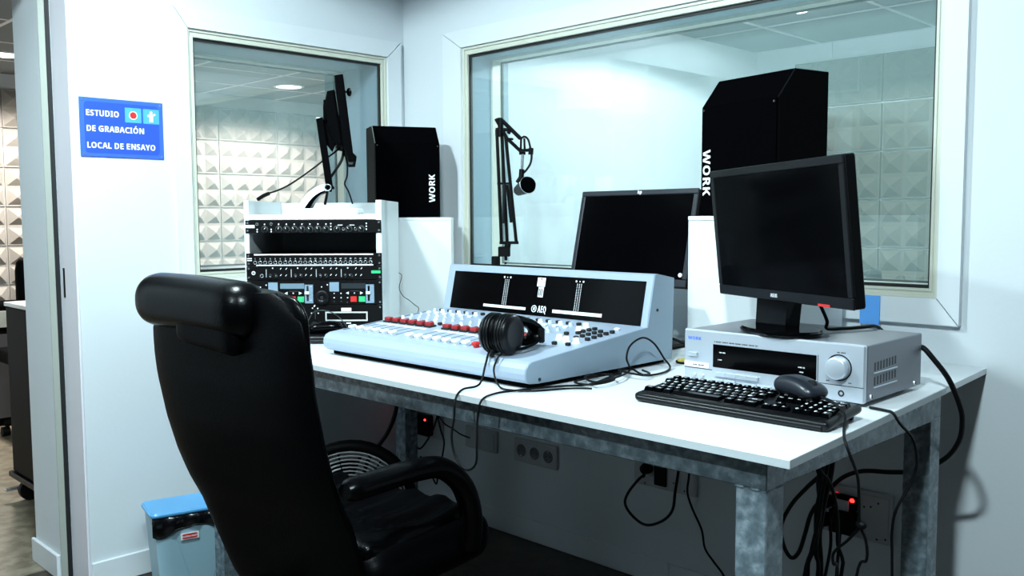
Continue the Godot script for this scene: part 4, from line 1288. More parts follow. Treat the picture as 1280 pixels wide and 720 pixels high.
func build_chair():
	var t := thing("office_chair", "high backed black leather office chair with curved arms before the desk", "office chair", V(1.336, 0, 1.324), 0.157)
	var rear := [[0.34, 0.078], [0.42, 0.104], [0.50, 0.130], [0.59, 0.164], [0.65, 0.195], [0.72, 0.222], [0.80, 0.246], [0.90, 0.266], [1.0, 0.276], [1.09, 0.272]]
	var half := [[0.34, 0.20], [0.40, 0.232], [0.5, 0.248], [0.7, 0.258], [0.95, 0.260], [1.01, 0.254], [1.05, 0.240], [1.075, 0.215], [1.10, 0.16]]
	var lens := [[0.34, 0.03], [0.45, 0.07], [0.52, 0.065], [0.60, 0.078], [0.70, 0.066], [0.82, 0.078], [0.92, 0.062], [1.0, 0.075], [1.10, 0.03]]
	var g := G.new()
	var grid := []
	for i in 41:
		var y := lerpf(0.34, 1.10, i / 40.0)
		var hw := prof_at(half, y)
		var dp := prof_at(lens, y)
		var zr := prof_at(rear, y)
		var row := []
		for j in 25:                       # the rear face from left to right, then the cushioned front back again
			var u := -cos(PI * j / 24.0)
			row.append(V(hw * u, y, zr - 0.016 * pow(absf(u), 6.0)))
		for j in range(1, 25):
			var u := cos(PI * j / 24.0)
			row.append(V(hw * u, y, zr - 0.040 + 0.014 * pow(absf(u), 6.0) - dp * (1.0 - pow(absf(u), 2.4))))
		grid.append(row)
	g.rows(grid, true)
	g.face(grid[0], V(0, 0.6, 0.1)); g.face(grid[-1], V(0, 0.6, 0.1))
	part(t, "backrest", g, M.leather)
	var hr := part(t, "headrest_roll", G.new().rb(V(-0.072, 1.066, 0.262), V(0.392, 0.120, 0.112), 0.055, 16, func(v): return v + V(0, -0.008 * (v.x / 0.26) * (v.x / 0.26) - 0.05 * v.x, 0)), M.leather_gloss)
	sub(hr, "headrest_flap", G.new().rb(V(-0.012, 1.020, 0.284), V(0.20, 0.085, 0.042), 0.020, 10, func(v): return v + V(0, -0.10 * v.x, 0)), M.leather)
	sub(hr, "headrest_pad", G.new().rb(V(0.076, 1.030, 0.226), V(0.350, 0.190, 0.084), 0.042, 30, func(v): return V(v.x + 0.006 * cos((v.y - 0.98) * 14.0), v.y - 0.9 * maxf(v.x - 0.10, 0.0) * maxf(v.x - 0.10, 0.0) - 0.02, lerpf(v.z, 0.258, 0.72 * smoothstep(0.06, 0.25, v.x)))), M.leather_gloss)
	# seat
	var st_ := part(t, "seat", G.new().rb(V(0, 0.470, -0.112), V(0.55, 0.125, 0.43), 0.055, 14), M.leather)
	sub(st_, "seat_cushion", G.new().rb(V(0, 0.524, -0.10), V(0.48, 0.055, 0.38), 0.027, 28, func(v): return v + V(0, (0.007 * sin(v.x * 70.0 + v.z * 14.0 + 2.0 * sin(v.z * 16.0)) if v.y > 0.525 else 0.0), 0)), M.leather_gloss)
	# arms
	for s in [-1.0, 1.0]:
		var path := curve([V(s * 0.268 if s < 0 else 0.278, 0.700, 0.165 if s < 0 else 0.185), V(s * 0.284, 0.702, 0.08), V(s * 0.286, 0.700, -0.02), V(s * 0.286, 0.686, -0.10), V(s * 0.29, 0.640, -0.162), V(s * 0.286, 0.58, -0.200), V(s * 0.284, 0.52, -0.212), V(s * 0.278, 0.465, -0.208)], 6)
		var rowz := []
		for i in path.size():
			var d: Vector3 = (path[mini(i + 1, path.size() - 1)] - path[maxi(i - 1, 0)]).normalized()
			var nn := d.cross(V(1, 0, 0)).normalized()
			var k: float = 1.0 if i > 1 else [0.62, 0.92][i]
			var row := []
			for j in 16:
				var a := TAU * j / 16.0
				row.append(path[i] + V(1, 0, 0) * (0.029 * k * cos(a)) + nn * (-0.025 * k * sin(a)))
			rowz.append(row)
		g = G.new()
		g.rows(rowz, true)
		g.face(rowz[0], path[1]); g.face(rowz[-1], path[-2])
		part(t, "armrest", g, M.leather_gloss)
	part(t, "mechanism", G.new().b2(V(-0.12, 0.36, -0.14), V(0.12, 0.405, 0.12), 0.01), M.black)
	part(t, "back_bar", G.new().tb(curve([V(0, 0.385, 0.05), V(0, 0.38, 0.11), V(0, 0.42, 0.125)]), 0.03), M.black)
	var col := part(t, "gas_lift", G.new().cy(V(0, 0.11, 0), V(0, 0.37, 0), 0.028), M.black)
	sub(col, "hub", G.new().cy(V(0, 0.075, 0), V(0, 0.125, 0), 0.045, 0.035), M.black)
	for i in 5:
		var a := TAU * (i + 0.25) / 5.0
		var dv := V(cos(a), 0, sin(a))
		var leg := part(t, "leg", G.new().tb(curve([V(0, 0.108, 0) + dv * 0.03, dv * 0.16 + V(0, 0.10, 0), dv * 0.30 + V(0, 0.075, 0)]), 0.022), M.black)
		var sd := V(-sin(a), 0, cos(a))
		sub(leg, "caster", G.new().cy(dv * 0.295 + V(0, 0.029, 0) - sd * 0.024, dv * 0.295 + V(0, 0.029, 0) + sd * 0.024, 0.029), M.rubber)

# ---------------------------------------------------------------- microphone on its boom arm
func build_boom():
	var t := thing("boom_arm", "black sprung microphone boom arm rising behind the mixing console", "boom arm", V(0.80, T, 0.19), 0.0, "", true)
	var R := V(0.7071, 0, -0.7071)
	var o := V(0.80, 0, 0.195)
	var p := func(px: float, py: float, dz := 0.0) -> Vector3:      # metres from the arm's post, in the arm's own plane
		return o + R * ((px - 628.0) * 0.00288) + V(0, 1.158 - (py - 303.0) * 0.00288, 0) + V(0.7071, 0, 0.7071) * dz
	part(t, "clamp_post", G.new().b2(V(0.775, T, 0.205), V(0.80, 1.11, 0.23), 0.003), M.black)
	part(t, "clamp_foot", G.new().b2(V(0.75, T, 0.17), V(0.85, T + 0.012, 0.25), 0.003), M.black)
	var q: Vector3 = p.call(630, 314)
	part(t, "pivot_block", G.new().at(Transform3D(Basis.from_euler(V(0, PI / 4, 0)), q)).bx(V(0, 0, 0), V(0.044, 0.036, 0.03), 0.003), M.black)
	part(t, "clamp_screw", G.new().at(Transform3D(Basis.from_euler(V(0, PI / 4, 0)), p.call(632, 322))).bx(V(0, 0, 0), V(0.011, 0.018, 0.014), 0.002), M.black)
	part(t, "wing_bolt", G.new().tb([p.call(630, 329), p.call(633, 328)], 0.004), M.black)
	part(t, "pivot_stud", G.new().cy(p.call(634, 309), p.call(635, 303), 0.011), M.black)
	part(t, "lower_bracket", G.new().tb([p.call(624, 303), p.call(648, 303)], 0.0055), M.black)
	for s in [[621.5, 163, 626.5, 302], [627.5, 165, 633.5, 302], [632.5, 172, 645, 302]]:
		part(t, "lower_bar", G.new().tb([p.call(s[0], s[1], 0.0), p.call(s[2], s[3], 0.0)], 0.0062), M.black)
	part(t, "cross_bar", G.new().tb([p.call(621.5, 229.5), p.call(640, 229.5)], 0.004), M.black)
	part(t, "spring", G.new().tb([p.call(631, 230, 0.012), p.call(629.5, 279, 0.012)], 0.006), M.bezel)
	part(t, "spring", G.new().tb([p.call(634, 231, -0.01), p.call(639, 278, -0.01)], 0.006), M.bezel)
	part(t, "elbow_plate", G.new().tb([p.call(620, 163), p.call(636, 163.5)], 0.0065), M.black)
	part(t, "elbow_plate", G.new().tb([p.call(626, 149), p.call(626, 172)], 0.010), M.black)
	part(t, "tension_knob", G.new().cy(p.call(635, 165), p.call(639, 167), 0.008), M.black)
	part(t, "upper_bar", G.new().tb([p.call(628, 152), p.call(651, 174.5)], 0.0075), M.black)
	part(t, "upper_bar", G.new().tb([p.call(620.5, 150), p.call(634, 174), p.call(650, 189)], 0.0065), M.black)
	part(t, "bar_stub", G.new().tb([p.call(636, 174.5), p.call(642, 175)], 0.004), M.black)
	part(t, "end_link", G.new().tb([p.call(651.5, 174), p.call(651, 190)], 0.004), M.black)
	part(t, "end_link", G.new().tb([p.call(655.5, 174), p.call(656, 190)], 0.004), M.black)
	part(t, "end_block", G.new().tb([p.call(649, 190.5), p.call(657, 190.5)], 0.011), M.black)
	part(t, "side_screw", G.new().tb([p.call(657, 189), p.call(663, 188)], 0.006), M.black)
	part(t, "side_knob", G.new().cy(p.call(664, 186), p.call(663.5, 194), 0.009), M.black)
	part(t, "rod", G.new().tb([p.call(653.5, 193), p.call(652.5, 213)], 0.0055), M.chrome)
	var mc: Vector3 = p.call(655, 232)
	var m := thing("microphone", "round black studio microphone hanging from the boom arm", "microphone", mc, 0.0, "", true)
	part(m, "holder", G.new().tb([p.call(652.3, 212), p.call(651.5, 222), p.call(647, 229)], 0.010), M.black)
	var fr: Vector3 = p.call(659.5, 231.8, 0.03)
	var ba: Vector3 = p.call(648, 238, -0.04)
	part(m, "body", G.new().cy(fr, ba, 0.0300, 0.019, 24), M.grey_side)
	part(m, "front_grille", G.new().cy(fr, fr + (fr - ba).normalized() * 0.012, 0.0305, 0.026, 24), M.cloth)
	part(m, "rim", G.new().torus(fr, fr - ba, 0.030, 0.0016, 28, 6), M.chrome)
	part(m, "rear_cap", G.new().cy(ba, ba + (ba - fr).normalized() * 0.014, 0.019, 0.012, 20), M.grid)
	single("microphone_cable", "black cable looping from the boom arm's end to the microphone", "cable", G.new().tb(curve([p.call(652, 174), p.call(656, 172), p.call(660.5, 176), p.call(663, 186), p.call(664.5, 196), p.call(663, 205), p.call(658, 213), p.call(654, 217)]), 0.004), M.rubber)

# ---------------------------------------------------------------- headphones on the mixer
func build_headphones():
	var c := V(1.612, 0.9285, 0.995)
	var t := thing("headphones", "black headphones resting on the front of the mixing console", "headphones", c, PI / 4)
	var Q := Basis.from_euler(V(0, -0.58, 0))
	for k in [-1.0, 1.0]:
		var X := Transform3D(Q, V(0, 0.0, 0)) * pos(k * 0.020, 0.0, 0)
		var cup := part(t, "ear_cup", G.new().at(X).cy(V(-0.011, 0.047, 0), V(0.011, 0.047, 0), 0.046, 0.046, 28), M.black)
		sub(cup, "cup_cap", G.new().at(X * Transform3D(Basis.from_euler(V(0, 0, -PI / 2 * k)), V(k * 0.011, 0.047, 0))).la([Vector2(0.046, 0), Vector2(0.043, 0.006), Vector2(0.034, 0.009), Vector2(0.030, 0.008), Vector2(0, 0.009)], 28), M.bezel)
		part(t, "ear_pad", G.new().at(X).torus(V(-k * 0.014, 0.047, 0), V(1, 0, 0), 0.032, 0.0135, 28, 10), M.leather)
		for i in 3:
			sub(cup, "cup_ridge", G.new().at(X).torus(V(-0.008 + 0.008 * i, 0.047, 0), V(1, 0, 0), 0.0462, 0.0026, 28, 6), M.bezel)
	# the band swings out to the side as a flared padded hoop
	var c0 := V(0.034, 0.041, -0.004)
	var band := []
	for i in 25:
		var a := lerpf(-1.75, 1.75, i / 24.0)
		var d := V(cos(a), sin(a), 0)
		var o := c0 + V(0.070 * d.x, 0.037 * d.y + 0.012 * (1.0 - d.x), -0.045 * maxf(d.x, 0.0))
		var n := c0 + V(0.034 * d.x, 0.021 * d.y + 0.004 * (1.0 - d.x), -0.020 - 0.055 * maxf(d.x, 0.0))
		band.append([o, o - d * 0.003 + V(0, 0, 0.004), n - d * 0.002 + V(0, 0, 0.005), n - d * 0.005, n - d * 0.002 - V(0, 0, 0.005), o - d * 0.001 - V(0, 0, 0.006)])
	var g := G.new().rows(band, true)
	g.face(band[0], band[1][0]); g.face(band[-1], band[-2][0])
	part(t, "headband", g, M.leather_gloss)
	part(t, "yoke", G.new().tb(curve([V(0.022, 0.012, 0.02), V(0.050, 0.012, 0.010), V(0.080, 0.020, -0.02), V(0.092, 0.030, -0.04)]), 0.004), M.black)
	part(t, "slider", G.new().bx(V(0.096, 0.036, -0.045), V(0.016, 0.038, 0.012), 0.004), M.bezel)
	part(t, "cable_boot", G.new().tb([V(-0.02, 0.008, 0.028), V(-0.022, 0.001, 0.048)], 0.006), M.rubber)

# ---------------------------------------------------------------- bin, sign
func build_bin_and_sign():
	var t := thing("waste_bin", "pale blue waste bin with a bright blue lid against the left wall", "waste bin", V(0.259, 0, 1.126), -0.22)
	var w := 0.16
	var d := 0.30
	var h := 0.278
	part(t, "body", G.new().hexa([V(-w * 0.42, 0, -d * 0.42), V(w * 0.42, 0, -d * 0.42), V(w * 0.42, 0, d * 0.42), V(-w * 0.42, 0, d * 0.42), V(-w * 0.48, h, -d * 0.48), V(w * 0.48, h, -d * 0.48), V(w * 0.48, h, d * 0.48), V(-w * 0.48, h, d * 0.48)]), M.bin)
	part(t, "front_recess", G.new().hexa([V(w * 0.425, 0.03, -0.035), V(w * 0.425, 0.03, 0.025), V(w * 0.435, 0.03, 0.025), V(w * 0.435, 0.03, -0.035), V(w * 0.47, h - 0.035, -0.085), V(w * 0.47, h - 0.035, 0.085), V(w * 0.487, h - 0.035, 0.085), V(w * 0.487, h - 0.035, -0.085)]), M.bin)
	var lid := part(t, "lid", G.new().at(pos(0, 0, 0, -PI / 2, 0, 0)).ex(rrect(w + 0.012, d + 0.012, 0.02), h + 0.008, h + 0.026, 0.006), M.bin_lid)
	sub(lid, "hinge", G.new().tb([V(-w * 0.5, h + 0.012, -0.08), V(-w * 0.5, h + 0.012, 0.08)], 0.006), M.bin_lid)
	# the bag hangs out below the lid with a scalloped edge
	var g := G.new()
	var prev := []
	var grid := []
	for i in 41:
		var z := lerpf(-d * 0.5, d * 0.5, i / 40.0)
		var drop := 0.026 + 0.030 * absf(sin(z * 17.0 - 0.35)) + 0.006 * sin(z * 61.0)
		var out := 0.004 + 0.003 * sin(z * 95.0)
		grid.append([V(w * 0.47, h + 0.009, z), V(w * 0.505 + out, h + 0.006, z), V(w * 0.50 + out * 1.6, h - drop * 0.6, z), V(w * 0.487 + out * 0.3, h - drop, z), V(w * 0.478, h - drop, z)])
	g.rows(grid)
	for i in 40:
		g.q4(grid[i][4], grid[i + 1][4], grid[i + 1][0], grid[i][0])
	part(t, "bin_bag", g, M.bag)
	g = G.new()
	g.hexa([V(-w * 0.49, h + 0.002, d * 0.48), V(w * 0.5, h - 0.016, d * 0.48), V(w * 0.5, h - 0.016, d * 0.49), V(-w * 0.49, h + 0.002, d * 0.49), V(-w * 0.49, h + 0.009, d * 0.48), V(w * 0.51, h + 0.009, d * 0.48), V(w * 0.51, h + 0.009, d * 0.494), V(-w * 0.49, h + 0.009, d * 0.494)])
	part(t, "bag_fold", g, M.bag)
	var X := pos(w * 0.474 + 0.0032, 0.213, 0.035, 0, PI / 2, 0)
	var lab := part(t, "maker_label", G.new().at(X).ex(rrect(0.058, 0.022, 0.001), 0, 0.0018), M.white)
	sub(lab, "label_badge", G.new().at(X).ex(PackedVector2Array([Vector2(-0.024, 0.006), Vector2(-0.024, -0.006), Vector2(-0.02, -0.008), Vector2(0.02, -0.008), Vector2(0.024, -0.006), Vector2(0.024, 0.006), Vector2(0.02, 0.008), Vector2(-0.02, 0.008)]), 0.0018, 0.0026), M.red)
	text(lab, "Rubbermaid", 0.0062, M.ink, X * pos(0, 0, 0.0027), "label_word")
	# blue sign
	var s := thing("wall_sign", "blue wall sign with three lines of white Spanish lettering", "sign", V(0.0, 1.554, 1.2145), PI / 2)
	var sw := 0.281
	var sh := 0.195
	part(s, "plate", G.new().ex(rrect(sw, sh, 0.002), 0, 0.005, 0.0012), M.sign_rim)
	part(s, "field", G.new().ex(rrect(sw - 0.030, sh - 0.026, 0.012, 5), 0.005, 0.0056, 0.0003), M.sign)
	var lx := -sw / 2 + 0.0185
	for q in [["ESTUDIO", 0.047, 0.0195], ["DE GRABACIÓN", -0.004, 0.0195], ["LOCAL DE ENSAYO", -0.059, 0.0195]]:
		text(s, q[0], q[2], M.white, Transform3D(Basis.from_scale(V(0.985, 1, 1)), V(lx, q[1], 0.0058)), "lettering", true, 0.0006, HORIZONTAL_ALIGNMENT_LEFT)
	for i in 2:
		var ic := part(s, "icon_panel", G.new().ex(rrect(0.056, 0.050, 0.002), 0.0056, 0.0064, 0.0003).at(Transform3D.IDENTITY), M.sign_icon, V3t(0.036 + 0.062 * i, 0.0475))
		if i == 0:
			sub(ic, "record_rim", G.new().cy(V(0, 0, 0.0064), V(0, 0, 0.0068), 0.0145, -1, 26), M.white)
			sub(ic, "record_dot", G.new().cy(V(0, 0, 0.0068), V(0, 0, 0.0074), 0.0115, -1, 26), M.red)
		else:
			g = G.new()
			g.cy(V(0, 0.0135, 0.0064), V(0, 0.0135, 0.0070), 0.0048, -1, 18)
			g.b2(V(-0.0065, -0.019, 0.0064), V(-0.0005, 0.008, 0.0070))
			g.b2(V(0.0005, -0.019, 0.0064), V(0.0065, 0.008, 0.0070))
			g.hexa([V(-0.0065, 0.001, 0.0064), V(-0.0125, -0.002, 0.0064), V(-0.0125, -0.002, 0.007), V(-0.0065, 0.001, 0.007), V(-0.0065, 0.008, 0.0064), V(-0.0125, 0.005, 0.0064), V(-0.0125, 0.005, 0.007), V(-0.0065, 0.008, 0.007)])
			g.hexa([V(0.006, 0.002, 0.0064), V(0.0155, 0.006, 0.0064), V(0.0155, 0.006, 0.007), V(0.006, 0.002, 0.007), V(0.006, 0.008, 0.0064), V(0.0135, 0.012, 0.0064), V(0.0135, 0.012, 0.007), V(0.006, 0.008, 0.007)])
			sub(ic, "singer_figure", g, M.white)
	for q in [[-1, -1], [1, -1], [-1, 1], [1, 1]]:
		part(s, "screw", G.new().cy(V(q[0] * (sw / 2 - 0.010), q[1] * (sh / 2 - 0.010), 0.005), V(q[0] * (sw / 2 - 0.010), q[1] * (sh / 2 - 0.010), 0.0062), 0.0028, -1, 10), M.chrome)

func V3t(x: float, y: float) -> Transform3D:
	return Transform3D(Basis.IDENTITY, V(x, y, 0))

# ---------------------------------------------------------------- below and behind the desk
func plate(label: String, x0: float, y0: float, x1: float, y1: float, group := "socket plates under the desk") -> Node3D:
	var c := V((x0 + x1) / 2, y0, 0.0)
	var t := thing("socket_plate", label, "socket", c, 0.0, group, true)
	part(t, "cover", G.new().at(V3z((x0 + x1) / 2, (y0 + y1) / 2)).ex(rrect(x1 - x0, y1 - y0, 0.006), 0.0, 0.011, 0.0025), M.socket)
	return t

func V3z(x: float, y: float) -> Transform3D:
	return Transform3D(Basis.IDENTITY, V(x, y, 0.0))

func outlet(t: Node3D, x: float, y: float, z := 0.011):
	var g := G.new().at(Transform3D(Basis.from_euler(V(PI / 2, 0, 0)), V(x, y, z)))
	g.la([Vector2(0.024, 0.0), Vector2(0.0235, 0.0016), Vector2(0.0205, 0.0016), Vector2(0.0200, 0.0004), Vector2(0, 0.0004)], 28)
	var o := part(t, "outlet_well", g, M.outlet)
	for s in [-1, 1]:
		sub(o, "contact_hole", G.new().cy(V(x + s * 0.0095, y, z), V(x + s * 0.0095, y, z + 0.0008), 0.0028, -1, 10), M.seal)
		sub(o, "earth_clip", G.new().b2(V(x - 0.003, y + s * 0.019 - 0.002, z), V(x + 0.003, y + s * 0.019 + 0.002, z + 0.0022)), M.chrome)

func plug(label: String, x: float, y: float, d := 0.03, group := "plugs in the socket plates", z0 := 0.0115) -> Node3D:
	var t := thing("plug", label, "plug", V(x, y, z0), 0.0, group)
	part(t, "body", G.new().at(Transform3D(Basis.from_euler(V(PI / 2, 0, 0)), Vector3.ZERO)).la([Vector2(0.019, 0), Vector2(0.019, d * 0.6), Vector2(0.015, d), Vector2(0, d)], 20), M.black)
	part(t, "cord_boot", G.new().tb([V(0, -0.006, d * 0.55), V(-0.01, -0.030, d * 0.6)], 0.006), M.rubber)
	return t

func build_under_desk():
	# wall sockets from the corner to the right
	var t := plate("socket plate in the corner under the desk holding a black adapter", 0.030, 0.306, 0.240, 0.412)
	var a := thing("adapter_block", "black adapter with two red lights under the left end of the desk", "adapter", V(0.122, 0.318, 0.0115), 0.0, "black adapters under the desk")
	part(a, "body", G.new().b2(V(-0.062, 0, 0), V(0.062, 0.088, 0.036), 0.004), M.black)
	for q in [[-0.03, 0.078], [0.048, 0.072]]:
		part(a, "red_light", G.new().el(V(q[0], q[1], 0.036), V(0.006, 0.005, 0.002), 6), M.led)
	t = plate("double blank socket plate left of the triple socket", 0.384, 0.308, 0.570, 0.399)
	for i in 2:
		part(t, "insert", G.new().b2(V(0.397 + i * 0.086, 0.32, 0.011), V(0.471 + i * 0.086, 0.388, 0.0135), 0.0015), M.socket)
	t = plate("triple wall socket with three round outlets under the desk", 0.668, 0.303, 0.893, 0.395)
	for i in 3:
		part(t, "insert", G.new().b2(V(0.677 + i * 0.0705, 0.314, 0.011), V(0.743 + i * 0.0705, 0.384, 0.0125), 0.001), M.socket)
		outlet(t, 0.710 + i * 0.0705, 0.349, 0.0125)
	t = plate("wide socket plate with a black module below the desk's front rail", 1.254, 0.333, 1.508, 0.432)
	part(t, "black_module", G.new().b2(V(1.344, 0.346, 0.011), V(1.392, 0.418, 0.020), 0.002), M.black)
	for i in 2:
		part(t, "blank_insert", G.new().b2(V(1.400 + i * 0.052, 0.343, 0.011), V(1.446 + i * 0.056, 0.42, 0.013), 0.001), M.socket)
	for q in [[1.302, 0.342], [1.420, 0.365], [1.463, 0.347]]:
		part(t, "screw", G.new().cy(V(q[0], q[1], 0.0125), V(q[0], q[1], 0.0138), 0.003, -1, 8), M.seal)
	plug("black plug in the wide socket plate, its cord hanging in a loop", 1.318, 0.398, 0.032, "plugs in the socket plates", 0.0125)
	t = plate("large socket plate with adapters and red lights beside the right desk leg", 1.925, 0.334, 2.146, 0.478)
	part(t, "blank_insert", G.new().b2(V(2.055, 0.346, 0.011), V(2.136, 0.466, 0.013), 0.0015), M.socket)
	for q in [[2.066, 0.43], [2.085, 0.434], [2.066, 0.385], [2.106, 0.448], [2.104, 0.345], [2.128, 0.35]]:
		part(t, "screw", G.new().cy(V(q[0], q[1], 0.0125), V(q[0], q[1], 0.0138), 0.003, -1, 8), M.seal)
	plug("upper of two black plugs in the large socket plate", 1.958, 0.425, 0.036)
	plug("lower of two black plugs in the large socket plate", 1.958, 0.372, 0.036)
	a = thing("adapter_block", "black adapter with a red light beside the two stacked plugs", "adapter", V(2.012, 0.346, 0.0115), 0.0, "black adapters under the desk")
	part(a, "body", G.new().b2(V(-0.036, 0, 0), V(0.036, 0.066, 0.034), 0.003), M.black)
	part(a, "upper_body", G.new().b2(V(-0.036, 0.066, 0), V(0.036, 0.108, 0.018), 0.003), M.black)
	part(a, "outlet_face", G.new().b2(V(-0.026, 0.064, 0.018), V(0.018, 0.096, 0.022), 0.002), M.socket)
	part(a, "red_light", G.new().el(V(0.026, 0.099, 0.018), V(0.007, 0.006, 0.003), 6), M.led)
	single("plug_light", "small red light above the stacked plugs by the adapter", "lamp", G.new().el(V(1.985, 0.448, 0.0125), V(0.005, 0.005, 0.002), 6), M.led)
	# floor fan behind the chair
	var f := thing("floor_fan", "black floor fan with a round wire grille under the desk", "fan", V(0.76, 0, 0.84), PI / 4 + 0.1)
	var cy_ := 0.335
	part(f, "outer_ring", G.new().torus(V(0, cy_, 0), V(0, 0, 1), 0.190, 0.022, 40, 10), M.black)
	for i in 12:
		part(f, "grille_ring", G.new().torus(V(0, cy_, 0.03), V(0, 0, 1), 0.045 + i * 0.0122, 0.0026, 36, 5), M.socket)
	for i in 8:
		var ang := TAU * i / 8.0 + 0.2
		part(f, "spoke", G.new().tb([V(0.02 * cos(ang), cy_ + 0.02 * sin(ang), 0.034), V(0.185 * cos(ang), cy_ + 0.185 * sin(ang), 0.028)], 0.003, 6), M.black)
	for i in 3:
		var ang := TAU * i / 3.0
		var bl := []
		for k in 8:
			var rr := 0.035 + 0.017 * k
			var sp := 0.55 + 0.03 * k
			bl.append([V(rr * cos(ang - sp), cy_ + rr * sin(ang - sp), -0.018), V(rr * cos(ang), cy_ + rr * sin(ang), 0.002), V(rr * cos(ang + sp), cy_ + rr * sin(ang + sp), 0.016), V(rr * cos(ang), cy_ + rr * sin(ang), -0.001)])
		part(f, "blade", G.new().rows(bl, true), M.black)
	part(f, "motor", G.new().cy(V(0, cy_, -0.10), V(0, cy_, 0.036), 0.042, 0.038, 22), M.black)
	for s in [-1, 1]:
		part(f, "bracket", G.new().tb(curve([V(s * 0.208, cy_, 0), V(s * 0.225, cy_ - 0.12, 0), V(s * 0.20, 0.02, 0.0)]), 0.010), M.black)
		part(f, "foot_bar", G.new().tb([V(s * 0.20, 0.012, -0.14), V(s * 0.20, 0.012, 0.14)], 0.012), M.black)
	# small things behind the amplifier and on the wall
	single("blue_card", "small bright blue card against the wall behind the right monitor", "card", G.new().b2(V(2.045, 0.95, 0.0212), V(2.10, 1.03, 0.0262)), M.blue_card)

# ---------------------------------------------------------------- cables
func cable(called: String, label: String, pts: Array, r: float, group := "", m: Material = null) -> MeshInstance3D:
	return single(called, label, "cable", G.new().tb(curve(pts), r), m if m else M.rubber, group)

